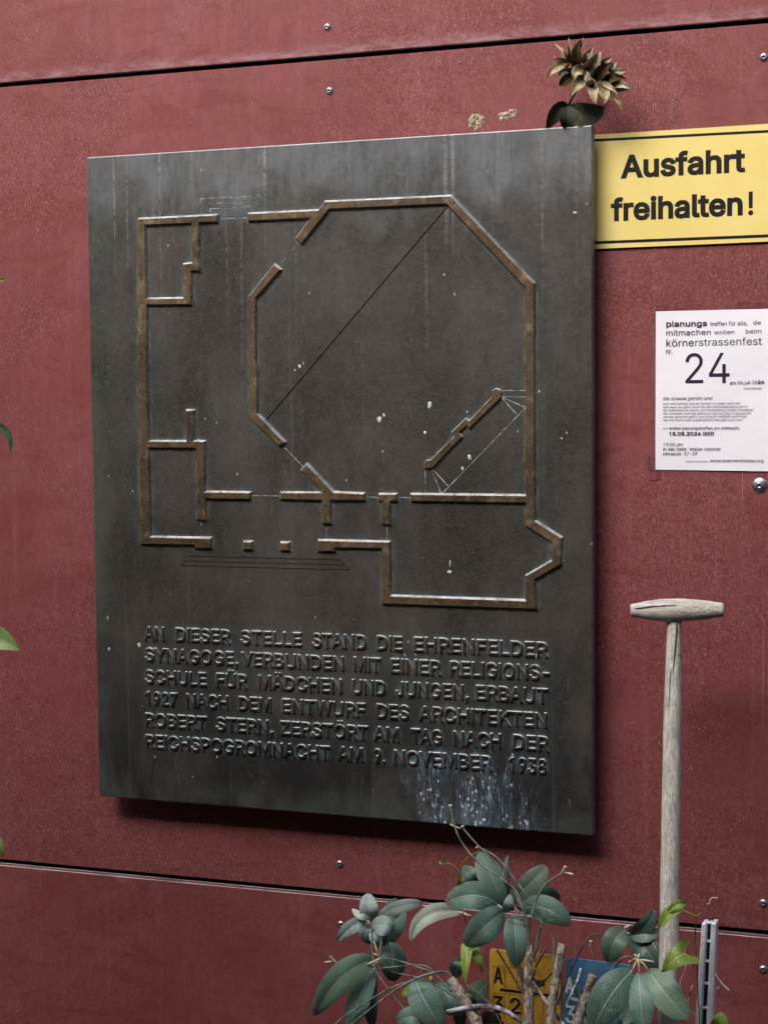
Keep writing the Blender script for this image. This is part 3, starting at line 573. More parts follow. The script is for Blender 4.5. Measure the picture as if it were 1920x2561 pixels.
MW = mat_wall()
ME = mat_simple('panel_edge', (.62,.62,.65), .6, .4, var=.35, sc=40, bump=.3, scale=(.3,1,1))
MB = mat_simple('joint_backing', (.010,.010,.012), .8, .2)
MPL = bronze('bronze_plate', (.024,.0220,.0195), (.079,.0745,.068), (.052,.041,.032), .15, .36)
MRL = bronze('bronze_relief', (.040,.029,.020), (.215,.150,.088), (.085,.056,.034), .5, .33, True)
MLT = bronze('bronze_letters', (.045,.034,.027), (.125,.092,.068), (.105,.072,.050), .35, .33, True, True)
MST = mat_simple('stainless_steel', (.55,.56,.57), .30, .5, .9, var=.3, sc=240)
MSK = mat_simple('steel_recess', (.05,.05,.05), .6, .3, .5)
MDRP = mat_simple('dropping', (.62,.70,.70), .8, .2, var=.3, sc=200, bump=.5)

# ------------------------------------------------------------------ setting: street, pavement, bed, added wall that blocks the low sky
def slab(name, lo, hi, m, bev=0.0):
    bm = bmesh.new(); add_box(bm, lo, hi, bev); return tag(link(name, bm_mesh(bm, name), m), kind='structure')
slab('road', (-60,-60,-.4), (60,40,-.12), mat_simple('asphalt', (.05,.05,.052), .85, .3, var=.4, sc=180, bump=.4))
slab('pavement', (-30,-1.6,-.3), (30,.4,0.0), mat_simple('paving', (.13,.125,.12), .85, .3, var=.35, sc=24, bump=.3), .02)
slab('soil', (-3.5,-.62,-.1), (4.5,-.004,.05), mat_simple('earth', (.040,.028,.020), .95, .1, var=.6, sc=60, bump=1.0), .02)

hz = empty('sky_block_wall', (0,-3.7,0), 'tall dark brick wall across the lane facing the red boards', 'wall')  # unseen, added so the red boards get less light lower down
mb_ = M('dark_brick', .9, .2); br_ = mb_.n('TexBrick'); mp_ = mb_.n('Mapping'); mb_.l(mb_.pos(), mp_.inputs[0]); mp_.inputs['Rotation'].default_value = (R_(90), 0, 0)
mb_.l(mp_.outputs[0], br_.inputs['Vector']); br_.inputs['Scale'].default_value = 4.0
for i_, c_ in enumerate(((.10,.055,.042), (.065,.040,.032), (.13,.125,.115))): br_.inputs[i_+1].default_value = (*c_, 1)
mb_.col(br_.outputs[0])
bm = bmesh.new(); add_box(bm, (-12,-4.0,-.12), (14,-3.7,SKY_BLOCK_H)); link('blocker_masonry', bm_mesh(bm,'blocker_masonry'), mb_.m, hz)
bm = bmesh.new(); add_box(bm, (-12.1,-4.06,SKY_BLOCK_H+.003), (14.1,-3.64,SKY_BLOCK_H+.07), .01); link('blocker_coping', bm_mesh(bm,'blocker_coping'), mat_simple('coping_stone', (.2,.195,.185), .85, .2), hz)

# ------------------------------------------------------------------ the red panel wall
wall = empty('panel_wall', (0,.05,0), 'weathered dark red wall clad in wide boards with shadow joints', 'wall')
wall.location = (0, .05, 0)
bm = bmesh.new(); add_box(bm, (-4.5,.048,-.02), (5.5,.30,3.6)); link('backing', bm_mesh(bm,'backing'), MB, wall)
def panel(z0, z1, ch=.0013):
    bm = bmesh.new(); add_box(bm, (-4.5,0,z0), (5.5,.014,z1))
    top = [e for e in bm.edges if all(abs(v.co.z-z1) < 1e-6 and v.co.y < 1e-6 for v in e.verts)]
    bmesh.ops.bevel(bm, geom=top, offset=ch, segments=2, affect='EDGES')
    bm.normal_update()
    for f in bm.faces: f.material_index = 1 if f.normal.z > .2 else 0
    return link('panel', bm_mesh(bm, 'panel'), [MW, ME], wall)
p_bot = panel(.06, ZL_BOT, .0042); p_mid = panel(ZL_TOP, ZU_LIP); p_top = panel(ZU_TOP, 3.5)
def screw_mesh():
    prof = [(0,.0019),(.0016,.0016),(.0019,-.0012),(.0019,-.0036),(.0025,-.0041),(.0042,-.0037),(.0060,-.0026),(.0072,-.0012),(.0076,0),(.0076,.0004)]
    bm = lathe([(r, y) for r, y in prof], 28)
    for f in bm.faces:
        f.material_index = 1 if max(math.hypot(v.co.x, v.co.z) for v in f.verts) < .0021 else 0
        f.smooth = True
    me = bm_mesh(bm, 'screw'); me.materials.append(MST); me.materials.append(MSK); return me
SCM = screw_mesh()
def place_mesh(name, me, loc, parent, rot=0.0, scale=1.0):
    o = bpy.data.objects.new(name, me); C.objects.link(o); o.location = loc; o.rotation_euler = (0, rot, 0); o.scale = (scale,)*3
    o.parent = parent; o.matrix_parent_inverse = Matrix.Translation(-world_loc(parent)); return o
for (u, v), p in (((818.7,67.6),p_top), ((823.9,227),p_mid), ((1908.6,142.8),p_mid), ((849.6,2160.3),p_mid), ((852.4,2311.8),p_bot), ((1907.4,2258),p_mid), ((1907,2424),p_bot), ((1903,-20),p_top)):
    q = P(u, v, 0); place_mesh('screw', SCM, (q.x, -.0002, q.z), p, random.uniform(0,3))
bm = lathe([(0,-.0012),(.0012,-.0012),(.0018,-.0045),(.0035,-.0080),(.0062,-.0068),(.0074,-.0044),(.0078,-.0024),(.0120,-.0016),(.0138,-.0006),(.0142,.0002)], 32)
for f in bm.faces: f.smooth = True
me = bm_mesh(bm, 'washer_screw'); me.materials.append(MST); q = P(1898.5, 1214, 0)
o = place_mesh('screw', me, (q.x, -.0002, q.z), p_mid); o['label'] = 'screw with a broad washer below the poster'
# crumbs of old render stuck above the plaque
def lump(bm, c, rx, rz, d, seed):
    n = 26; rows = 7
    cv = bm.verts.new((c.x, c.y-d, c.z)); prev = None
    for k in range(1, rows+1):
        ring = []
        for i in range(n):
            a = 2*math.pi*i/n; rr = k/rows
            e = 1+.55*noise.noise(Vector((math.cos(a)*1.6+seed, math.sin(a)*1.6, seed*1.7)))
            h = max(-.0004, d*(1-rr**2.2)*(1+.9*noise.noise(Vector((math.cos(a)*rr*4+seed*3, math.sin(a)*rr*4, 5)))) - (.0006 if k == rows else 0))
            ring.append(bm.verts.new((c.x+math.cos(a)*rr*rx*e, c.y-h, c.z+math.sin(a)*rr*rz*e)))
        for i in range(n):
            j = (i+1) % n
            if prev: bm.faces.new((prev[i], prev[j], ring[j], ring[i]))
            else: bm.faces.new((cv, ring[j], ring[i]))
        prev = ring
MRES = mat_simple('old_render', (.42,.34,.25), .9, .2, var=.5, sc=220, bump=1.0)
for spots in (((1180,302,8,9),(1196,314,7,7),(1188,292,9,5),(1203,300,6,8),(1176,316,5,4),(1192,324,5,4)), ((1266,289,14,7),(1280,283,9,8),(1258,297,8,5),(1284,276,5,3))):
    bm = bmesh.new()
    for i, (u, v, a, b) in enumerate(spots): lump(bm, P(u, v, 0), a*.00118, b*.00112, .0016, u+i)
    bmesh.ops.recalc_face_normals(bm, faces=bm.faces); link('render_crumb', bm_mesh(bm, 'render_crumb'), MRES, p_mid, True)

# ------------------------------------------------------------------ bronze plaque with the floor plan
pl = empty('memorial_plaque', ((PX0+PX1)/2, YF+TH, PZ0), 'dark bronze memorial plaque with raised floor plan and inscription', 'plaque')
H_R = .0062
def K(ox, oy, s): return lambda x, y: (ox+x/s, oy+y/s)
k1, k2, k3, k4 = K(200,300,2.3686), K(800,300,2.3686), K(200,900,2.3686), K(800,900,2.3686)
def L(*a):
    out = []; k = None
    for q in a:
        if callable(q): k = q
        else: out.append(k(*q))
    return out
def onp(pts, Y): return [(w.x, w.z) for w in (P(u, v, Y) for u, v in pts)]
def bt(a, b, w, YY):   # V-groove prism between two pixels
    A, B = P(*a, YY), P(*b, YY); d = (B-A); d.y = 0; A, B = A-d.normalized()*.0004, B+d.normalized()*.0004
    s = Vector((-d.z, 0, d.x)).normalized()*w
    A, B = Vector((A.x, YY, A.z)), Vector((B.x, YY, B.z)); f = Vector((0,-.0006,0)); b_ = Vector((0,w*1.5,0))
    return [A+s*1.3+f, A-s*1.3+f, A+b_, B+s*1.3+f, B-s*1.3+f, B+b_]
bm = bmesh.new()
vs8 = [bm.verts.new((q.x, y, q.z)) for y in (YF, YF+TH) for q in pc]
for f in ((0,1,2,3),(7,6,5,4),(0,4,5,1),(1,5,6,2),(2,6,7,3),(3,7,4,0)): bm.faces.new([vs8[i] for i in f])
bmesh.ops.recalc_face_normals(bm, faces=bm.faces)
bmesh.ops.bevel(bm, geom=[e for e in bm.edges if any(v.co.y < YF+.001 for v in e.verts)], offset=.0022, segments=2, affect='EDGES', profile=.6)
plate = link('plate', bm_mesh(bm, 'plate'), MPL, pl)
GR = []
def g(k, *pts, w=.0009): 
    for a, b in zip(pts, pts[1:]): GR.append((k(*a), k(*b), w))
GR.append((k2(757,512), k3(1100,362), .0012))
g(k1,(715,553),(715,465),(1077,446),(1075,480)); g(k1,(742,551),(742,495),(1047,478),(1047,500)); g(k1,(772,552),(772,525),(1018,511),(1018,545))
g(k1,(815,585),(992,577)); g(k1,(1292,722),(1172,870)); g(k3,(1195,500),(1322,632)); g(k3,(1008,803),(1187,805)); g(k3,(718,945),(720,1050)); g(k3,(1459,965),(1460,1066))
g(k3,(645,1163),(1540,1186),(1568,1216),(625,1192)); g(k3,(628,1190),(600,1220),(1595,1245),(1570,1220))
g(k4,(262,810),(347,812)); g(k4,(450,812),(540,815)); g(k4,(396,970),(397,1075))
g(k4,(1070,180),(1220,180)); g(k4,(1070,216),(1220,218)); g(k4,(1070,218),(1216,280)); g(k4,(1070,220),(1163,320)); g(k4,(1216,280),(718,795), w=.0011)
g(k4,(622,640),(622,792)); g(k4,(655,643),(718,792)); g(k4,(660,640),(757,745))
def cut(target, groups):
    for grp in groups:
        bm = bmesh.new()
        for a, b, w in grp:
            q = [bm.verts.new(v) for v in bt(a, b, w, YF)]
            for f in ((0,1,2),(5,4,3),(0,3,4,1),(1,4,5,2),(2,5,3,0)): bm.faces.new([q[i] for i in f])
        bmesh.ops.recalc_face_normals(bm, faces=bm.faces)
        co = bpy.data.objects.new('cutter', bm_mesh(bm, 'cutter')); C.objects.link(co)
        md = target.modifiers.new('cut', 'BOOLEAN'); md.operation = 'DIFFERENCE'; md.solver = 'EXACT'; md.object = co; md.use_self = True
        dg = bpy.context.evaluated_depsgraph_get(); dg.update()
        new = bpy.data.meshes.new_from_object(target.evaluated_get(dg))
        target.modifiers.clear(); old = target.data; target.data = new
        bpy.data.objects.remove(co)

SEEN, MARK = {}, {}
DARK = [q for q in GR if q[2] > .00095 or 1385 < q[0][1] < 1430 or q in GR[0:1]]
MGD_ = mat_simple('groove_dirt', (.010,.011,.011), .8, .2); MGP = mat_simple('groove_verdigris', (.50,.57,.58), .8, .2, var=.5, sc=120)
for k_, (lst, m_) in enumerate(((DARK, MGD_), ([q for q in GR if q not in DARK], MGP))):
    cut(plate, [lst]); plate.data.materials.clear(); [plate.data.materials.append(x) for x in (MPL, MGD_, MGP)]
    for p in plate.data.polygons:
        p.use_smooth = False; c_ = p.center
        if p.material_index not in (1, 2): p.material_index = 0
        if YF+.00005 < c_.y < YF+.006 and PX0+.02 < c_.x < PX1-.02 and PZ0+.02 < c_.z < PZ1-.02 and p.index not in MARK.get(0, ()):
            key = (round(c_.x, 5), round(c_.z, 5))
            if key not in SEEN: SEEN[key] = k_+1
            p.material_index = SEEN[key]

YR = YF-H_R
WALLS = [
 [L(k1,(347,589),(808,566),(806,600),(700,605),(702,890),(653,890),(653,1089),(390,1092),(391,1420),k3,(393,100),(400,486),(632,486),(632,303),(668,303),(668,484),(731,487),(733,786),(1002,790),(1000,822),(736,818),(738,942),(697,942),(693,519),(402,517),(411,1053),(768,1060),(767,1113),(682,1112),(680,1092),(363,1088),(345,60),k1,(345,1352)),
  L(k1,(381,619),(664,607),(667,850),(613,857),(614,1059),(388,1062))],
 [L(k1,(998,558),(1412,538),(1450,488),k2,(29,487),(770,453),(1262,972),k4,(1262,0),(1264,955),(1425,1057),(1420,1210),(1263,1300),(1273,1472),(372,1441),(368,1113),(78,1110),k3,(1500,1111),(1500,1130),(1412,1131),(1412,1073),k4,(408,1083),(410,1402),(1220,1431),(1221,1281),(1378,1191),(1377,1081),(1222,981),(1221,843),(540,833),(540,800),(1221,808),(1223,0),k2,(1219,994),(750,493),(51,524),k1,(1310,728),(1281,700),(1372,577),(1000,594))],
 [L(k1,(1150,860),(1181,886),(1034,1056),(1034,1420),k3,(1044,60),(1045,322),(1205,487),(1178,507),(1007,342),(1003,0),k1,(1003,1046))],
 [L(k3,(1312,655),(1340,622),(1498,788),k4,(255,797),(258,828),(55,828),(58,965),(18,965),(14,828),k3,(1190,822),(1190,790),(1440,790))],
 [L(k4,(350,800),(445,800),(445,832),(408,832),(408,968),(370,968),(370,832),(350,832))],
]
for w in WALLS:
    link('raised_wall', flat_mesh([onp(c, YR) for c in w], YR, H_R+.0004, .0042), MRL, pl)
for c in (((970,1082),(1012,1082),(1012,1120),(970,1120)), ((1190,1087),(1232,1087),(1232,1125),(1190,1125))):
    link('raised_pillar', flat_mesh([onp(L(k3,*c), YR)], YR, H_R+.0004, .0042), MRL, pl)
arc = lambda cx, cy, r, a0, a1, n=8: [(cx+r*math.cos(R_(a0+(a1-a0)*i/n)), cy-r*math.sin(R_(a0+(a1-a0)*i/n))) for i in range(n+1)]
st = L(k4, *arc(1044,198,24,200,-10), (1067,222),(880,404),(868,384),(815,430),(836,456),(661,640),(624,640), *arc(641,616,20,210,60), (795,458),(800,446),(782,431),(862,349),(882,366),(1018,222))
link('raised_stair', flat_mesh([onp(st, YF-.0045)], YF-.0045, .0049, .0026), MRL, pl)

c5, c6 = K(200,1500,2.3686), K(800,1500,2.3686)
def S6(x): return x-1421.2+0 if False else x
LINES = [
 ((375,240),(2771,343), [('AN',375,500),('DIESER',562,893),('STELLE',945,1313),('STAND',1368,1697),('DIE',1752,1909),('EHRENFELDER',1971,2770)]),
 ((380,366),(2731,478), [('SYNAGOGE,',380,937),('VERBUNDEN',950,1564),('MIT',1614,1781),('EINER',1834,2138),('RELIGIONS-',2186,2781)]),
 ((380,496),(2769,618), [('SCHULE',380,749),('FÜR',802,992),('MÄDCHEN',1050,1552),('UND',1606,1811),('JUNGEN,',1863,2300),('ERBAUT',2339,2770)]),
 ((380,624),(2764,762), [('1927',382,577),('NACH',625,880),('DEM',933,1135),('ENTWURF',1192,1691),('DES',1751,1950),('ARCHITEKTEN',2001,2765)]),
 ((382,752),(2774,902), [('ROBERT',382,752),('STERN,',800,1145),('ZERSTÖRT',1183,1707),('AM',1734,1890),('TAG',1954,2144),('NACH',2206,2494),('DER',2559,2776)]),
 ((382,880),(2761,1037), [('REICHSPOGROMNACHT',384,1481),('AM',1520,1677),('9.',1734,1807),('NOVEMBER',1854,2438),('1938',2534,2763)]),
]
YT = YF-.0040
for (x0, y0), (x1, y1), ws in LINES:
    cs = []
    for t, a, b in ws:
        va = y0+(a-x0)*(y1-y0)/(x1-x0); vb = y0+(b-x0)*(y1-y0)/(x1-x0)
        cap = 82+10*(a-375)/2400
        (ua, pa), (ub, pb) = c5(a, va), c5(b, vb)
        cs += place_text(t, ua+2.5, ub-2.5, pa-2.0, pb-2.0, (cap-8)/2.3686, YT)
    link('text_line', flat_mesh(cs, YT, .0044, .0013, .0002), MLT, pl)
# single bird droppings
bm = bmesh.new()
for k, x, y, a, b in ((k3,1300,38,9,13),(k3,1274,60,5,7),(k4,650,262,14,18),(k4,645,278,9,10),(k4,352,350,16,20),(k4,378,328,8,13),(k4,622,430,9,12),(k4,885,577,12,17),(k4,843,643,8,12),(k4,765,1255,14,12),(k4,770,1205,5,22),(k4,803,851,9,6),
        (c5,445,930,5,9),(c5,812,932,4,9),(c5,668,1048,3,6),(c5,352,268,14,17),(c5,173,290,7,13),(c5,166,105,5,13),(k1,1358,1026,4,8),(c6,972,1303,9,10),(c6,1140,918,7,7),(c6,890,1250,6,6),(c6,640,1125,6,8),(k1,362,962,2,4),(k3,358,88,6,12),(k4,1298,188,5,7),(k4,1430,465,8,5),(k2,1508,548,14,7),(c6,1282,330,7,18),(c6,565,325,4,6)):
    u, v = k(x, y); bm = bmesh.new(); lump(bm, P(u, v, YF), a*.00031, b*.00031, .0006, x*.37+y)
    bmesh.ops.recalc_face_normals(bm, faces=bm.faces); link('bird_dropping', bm_mesh(bm, 'bird_dropping'), MDRP, pl, True)
for x in (PX0+.12, PX1-.12):
    for z in (PZ0+.15, PZ1-.15):      # brackets that hold the plaque off the wall
        bm = bmesh.new(); add_box(bm, (x-.02, YF+TH-.001, z-.02), (x+.02, -.0005, z+.02)); link('standoff', bm_mesh(bm, 'standoff'), MSK, pl)
# ------------------------------------------------------------------ yellow driveway sign
MY = M('yellow_enamel', .28, .5); n_ = MY.noise((1,1,1), 9, 4, .6)
cy_ = MY.mix(MY.ramp(n_, .3, .7), (.76,.61,.20), (.80,.66,.25))
cy_ = MY.mix(MY.ramp(MY.noise((1,1,1), 5, 3, off=(3,1,1)), .6, .72, 0, .35), cy_, (.78,.66,.32))
cy_ = MY.mix(MY.ramp(MY.noise((60,1,90), 1, 3, .7), .70, .78, 0, .6), cy_, (.40,.28,.06)); MY.col(cy_)
MK = mat_simple('black_paint', (.012,.012,.016), .38, .4, var=.2)
kS = K(1420,280,3.3157)
sg = empty('driveway_sign', P(1700,450,-.003), 'yellow sign with bold black lettering about the driveway', 'sign')
YS = -.0045
tl, bl, tr, br = kS(170,193), kS(170,1137.5), kS(1850,86), kS(1850,1066)
link('sign_panel', flat_mesh([onp((tl, bl, br, tr), YS)], YS, .0019, .0004), MY.m, sg)
for a, b, c, d in (((170,227),(170,248),(1850,161),(1850,139)), ((170,1074),(170,1098),(1850,1032),(1850,1007))):
    link('border_line', flat_mesh([onp([kS(*a), kS(*b), kS(*c), kS(*d)], YS)], YS-.0003), MK, sg)
def put_words(items, k, s, Y, off, name, m, parent, bev=0):
    for it in items:
        t, x0, x1, y0, y1, h, of = it
        (u0, v0), (u1, v1) = k(x0, y0), k(x1, y1); g_ = of/.00074
        link(name, flat_mesh(place_text(t, u0+g_, u1-g_, v0-g_, v1-g_, h/s-2*g_, Y), Y, 0, 0, of), m, parent)
W = [('Ausfahrt',438,1466,553,499,195,.0022), ('freihalten',354,1445,908,858,191,.0022), ('!',1491,1532,857,855,196,.0012)]
put_words(W, kS, 3.3157, YS-.0003, 0, 'lettering', MK, sg)

# ------------------------------------------------------------------ poster
MPA = M('paper', .7, .25); MPA.col(MPA.mix(MPA.ramp(MPA.noise((1,1,1), 6, 3), .3, .7), (.80,.80,.875), (.84,.84,.91))); MPA.bump(MPA.noise((1,1,1), 11, 4, .6), .35, .006)
MI = mat_simple('ink', (.022,.018,.055), .6, .3, var=.2)
MTP = M('clear_tape', .22, .5); MTP.col(MTP.mix(MTP.ramp(MTP.noise((1,1,1), 90, 3), .35, .65), (.150,.045,.047), (.215,.075,.078)))
kP = K(1600,740,4.4246)
po = empty('poster', P(1760,970,-.002), 'white A4 paper poster with dark text and a big 24 taped to the wall', 'poster')
YP = -.0022
corn = [P(*kP(*q), YP) for q in ((172,171),(168,1923),(1424,1941),(1424,142))]
def paper(c):
    nx, nz = 16, 22; vs, fs = [], []
    for j in range(nz+1):
        for i in range(nx+1):
            a, b = i/nx, j/nz
            q = (c[0]*(1-a)+c[3]*a)*(1-b) + (c[1]*(1-a)+c[2]*a)*b
            q = q.copy(); q.y = YP + .0004*math.sin(a*5+b*7) ; vs.append(q)
    for j in range(nz):
        for i in range(nx):
            k = j*(nx+1)+i; fs.append((k, k+nx+1, k+nx+2, k+1))
    return mesh('sheet', vs, fs)
link('sheet', paper(corn), MPA.m, po, True)
YPT = YP-.0008
B_, N_ = .00036, .00005
PT = [('planungs',287,737,341,334,62,B_),('treffen für alle,',772,1186,333,325,46,N_),('die',1246,1333,319,318,46,N_),
 ('mitmachen',285,778,438,431,60,N_),('wollen',815,1040,427,423,47,N_),('beim',1166,1338,418,415,50,N_),
 ('körnerstrassenfest',287,1342,561,540,80,0),('nr.',282,356,640,640,57,N_),('24',498,987,969,961,330,0),
 ('am 06.juli 20',988,1294,981,975,37,N_),('24',1300,1370,975,973,40,B_*.8),('(international)',1143,1339,1034,1031,23,0),
 ('die strasse gehört uns!',252,797,1155,1150,37,N_),
 ('zum wohnzimmer soll sie werden und jeder stellt sein',252,1107,1207,1199,25,0),
 ("sofa raus/ wo gibt's strom für den zimmerspringbrunnen?/",252,1185,1243,1236,25,0),
 ('die hofeinfahrt als bühne, und fensterbänke werden sitzplätze/',252,1252,1279,1272,25,0),
 ('wie schmeckt wohl die grillwurst vom nachbarn?/ passanten',252,1222,1315,1309,25,0),
 ("werden gäste/wo geht's zum strand?/ stadtluft macht frei/",252,1180,1350,1345,25,0),
 ('wer will noch in den urlaub fahren? das geht auch hier!',252,1130,1386,1382,25,0),
 ('>> erstes planungstreffen am mittwoch,',252,1098,1481,1478,34,N_),('15.05.2024 !!!!!!!',318,812,1547,1544,41,B_),
 ('19.00 uhr',258,471,1663,1662,36,N_),("in der halle 'atelier colonia'",252,893,1713,1712,36,N_),('körnerstr. 37-39',252,629,1764,1764,36,N_),
 ('schaut auch unter',497,750,1841,1841,22,0),('www.koernerstrasse.org',770,1361,1841,1843,37,N_)]
put_words(PT, kP, 4.4246, YPT, 0, 'text_line', MI, po)
for q in (((168,108),(172,162),(505,150),(500,66)), ((1070,140),(1072,66),(1400,74),(1400,132)), ((78,1772),(98,1930),(166,1926),(166,1768)), ((98,1935),(104,2046),(228,2030),(226,1938))):
    link('tape', flat_mesh([onp([kP(*a) for a in q], -.001)], -.0009, .0008, .0002), MTP.m, po)

# ------------------------------------------------------------------ dried artificial sunflower behind the plaque's corner
kF = K(1320,60,5.5267)
fl = empty('faded_sunflower', P(1420,330,-.03), 'faded artificial sunflower with brown petals stuck behind the plaque corner', 'flower')
PC = mat_petal('petal_cream', (.50,.40,.22), (.80,.70,.48), (.36,.26,.12))
PTN = mat_petal('petal_tan', (.42,.35,.17), (.74,.66,.40), (.09,.07,.03))
PG = mat_petal('petal_grey', (.48,.43,.28), (.78,.73,.55), (.13,.11,.07))
PB = mat_petal('petal_brown', (.035,.024,.010), (.085,.060,.026), (.20,.16,.045))
PO = mat_petal('petal_orange', (.20,.085,.03), (.33,.16,.06), (.07,.03,.015))
PS = mat_petal('sepal_green', (.04,.17,.13), (.09,.30,.23), (.02,.08,.06))
def petal(b, t, w, m, mid=None, y0=-.045, y1=-.07, fold=.5, roll=0, cup=0, sd=0):
    u0, v0 = kF(*b); u1, v1 = kF(*t)
    A, B = P(u0, v0, y0), P(u1, v1, y1)
    Mi = P(*kF(*mid), (y0+y1)/2-.006) if mid else (A+B)/2+Vector((0,-.004,0))
    link('petal', blade(A, Mi, B, w/5.5267*.00072, roll, fold, 'petal', 14, 8, .07, cup, sd), m, fl, True)
for a in (
 ((700,640),(690,520),70,PB), ((1180,650),(1245,595),70,PG,None,-.03,-.035), ((1120,660),(1228,528),95,PG,None,-.032,-.04), ((770,560),(898,318),125,PG,None,-.03,-.05),
 ((1020,560),(1163,462),100,PG,None,-.035,-.045), ((840,660),(1012,382),165,PG,(930,500),-.04,-.062), ((800,560),(840,390),70,PTN,None,-.042,-.055), ((800,660),(820,500),100,PTN,None,-.042,-.055),
 ((545,480),(352,266),52,PC,(470,360),-.05,-.055), ((560,470),(452,405),60,PG,None,-.04,-.045), ((572,500),(557,172),62,PTN,(575,330),-.055,-.07), ((540,515),(340,497),46,PB,(430,488),-.05,-.05),
 ((520,630),(418,722),75,PS,None,-.05,-.055), ((610,690),(424,838),150,PB,(500,800),-.045,-.05), ((640,560),(455,622),140,PO,(560,540),-.055,-.06), ((560,505),(258,742),130,PC,(385,600),-.062,-.075),
 ((690,625),(728,205),150,PB,(665,400),-.058,-.082), ((725,330),(768,172),40,PC,None,-.07,-.08),
 ((930,790),(1168,535),165,PB,(1030,630),-.06,-.075), ((1130,720),(1355,660),110,PG,(1240,660),-.045,-.055), ((1010,800),(1368,768),125,PB,(1190,735),-.058,-.065), ((1130,850),(1432,922),100,PG,(1300,835),-.055,-.06), 
 ((1160,920),(1420,900),70,PB,None,-.045,-.05),
 ((990,800),(1243,975),75,PC,(1130,870),-.066,-.075), ((1100,920),(1292,1215),75,PTN,(1225,1040),-.052,-.062), ((900,810),(937,1112),140,PTN,(905,960),-.066,-.082), ((970,830),(1035,1118),155,PTN,(1060,960),-.06,-.076), 
 ((780,740),(602,992),165,PTN,(680,840),-.066,-.082), ((775,615),(648,778),150,PC,(660,660),-.07,-.085), ((880,850),(795,690),120,PG,(830,780),-.075,-.088), ((830,640),(840,540),60,PTN), ((900,740),(800,660),46,PG,None,-.07,-.075), ((860,880),(820,760),90,PG,(890,800),-.072,-.08)):
    petal(*a, sd=int(a[0][0]*7+a[1][1]))
q = P(*kF(850,740), -.05)
bm = bmesh.new(); bmesh.ops.create_icosphere(bm, subdivisions=3, radius=.016)
for v in bm.verts:
    v.co *= 1+.25*noise.noise(v.co*160); v.co.y *= .7; v.co += q
link('seed_head', bm_mesh(bm, 'seed_head'), mat_simple('seeds', (.045,.032,.02), .9, .1, var=.6, sc=300, bump=1.), fl, True)
q = P(*kF(590,600), -.045)
bm = bmesh.new(); bmesh.ops.create_icosphere(bm, subdivisions=3, radius=.010)
for v in bm.verts: v.co *= 1+.25*noise.noise(v.co*160); v.co += q
link('seed_head', bm_mesh(bm, 'seed_head'), bpy.data.materials['seeds'], fl, True)
MSG = mat_simple('plastic_stem', (.022,.060,.038), .4, .4, var=.4, sc=50)
f3 = lambda x, y, Y: P(*kF(x, y), Y)
tube('stem', [f3(760,780,-.046), f3(640,970,-.042), f3(575,1090,-.036), f3(530,1240,-.024), f3(500,1460,-.013), f3(490,1800,-.012)], [.0020,.0024,.0026,.0026,.0026,.0026], MSG, fl)
ML_F = mat_leaf('cloth_leaf', (.016,.022,.010), (.034,.044,.022), (.05,.06,.035), (.02,.024,.013), .75, .012)
link('leaf', blade(f3(545,1120,-.034), f3(395,1215,-.05), f3(250,1475,-.042), .031, -.35, .3, 'serr', 18, 6, .03), ML_F, fl, True)
link('leaf', blade(f3(545,1125,-.033), f3(560,1290,-.050), f3(520,1470,-.040), .040, -.2, .35, 'serr', 18, 6, .05, 0, 4), ML_F, fl, True)
link('leaf', blade(f3(560,1130,-.034), f3(790,1245,-.046), f3(1065,1160,-.020), .046, .25, .35, 'serr', 18, 6, .04, 0, 9), ML_F, fl, True)

# ------------------------------------------------------------------ old spade with a T handle
MWD = mat_wood()
kH = K(1500,1440,3.9476)
sp = empty('spade', Vector((P(1668,2561,-.30).x,-.31,.05)), 'old wooden spade handle with cracked T grip standing by the wall', 'spade')
YG = -.17
a, b = P(*kH(318,342), YG-.018), P(*kH(1198,336), YG+.012)
def taper(name, A, B, rs, m, seg=28, rough=.02, n=36, cap=.0035):
    bm = bmesh.new(); d = B-A; pts = []; rad = []
    for i in range(n+1):
        t = i/n; x = t*(len(rs)-1); j = min(int(x), len(rs)-2); f = x-j
        q = [rs[max(j-1,0)], rs[j], rs[j+1], rs[min(j+2,len(rs)-1)]]
        r = .5*((2*q[1])+(-q[0]+q[2])*f+(2*q[0]-5*q[1]+4*q[2]-q[3])*f*f+(-q[0]+3*q[1]-3*q[2]+q[3])*f**3)
        pts.append(A+d*t); rad.append(r)
    pts = [A+d*(-cap/d.length)]+pts+[B+d*(cap/d.length)]; rad = [rad[0]*.86]+rad+[rad[-1]*.86]
    add_tube(bm, pts, rad, n=1, seg=seg, rough=rough)
    return bm_mesh(bm, name)
PXM = (P(1700,1550,YG)-P(1699,1550,YG)).length/3.9476
GRAIN = (9,210,210); MWG = mat_wood(); MWG.name = 'weathered_grip_wood'
link('grip', taper('grip', a, b, [66*PXM,92*PXM,111*PXM,115*PXM,107*PXM,91*PXM,70*PXM], MWG, rough=.03), MWG, sp, True)
GRAIN = (210,210,9)
tpt, mpt, bpt = P(*kH(731,420), YG), P(*kH(722,800), YG-.014), P(1668,2561,-.30)
end = bpt + (bpt-mpt)*(.10/(bpt-mpt).length)
bm = bmesh.new(); pts, rad = [], []
for t, w in ((0,140),(.06,146),(.13,158),(.2,172),(.28,181),(.36,184),(.5,188),(.7,192),(1,196)):
    pts.append(tpt.lerp(bpt, t)); rad.append(w*.5*PXM*(1-.05*t))
pts.append(end); rad.append(rad[-1])
add_tube(bm, pts, rad, n=5, seg=28, rough=.02); link('shaft', bm_mesh(bm, 'shaft'), MWD, sp, True)
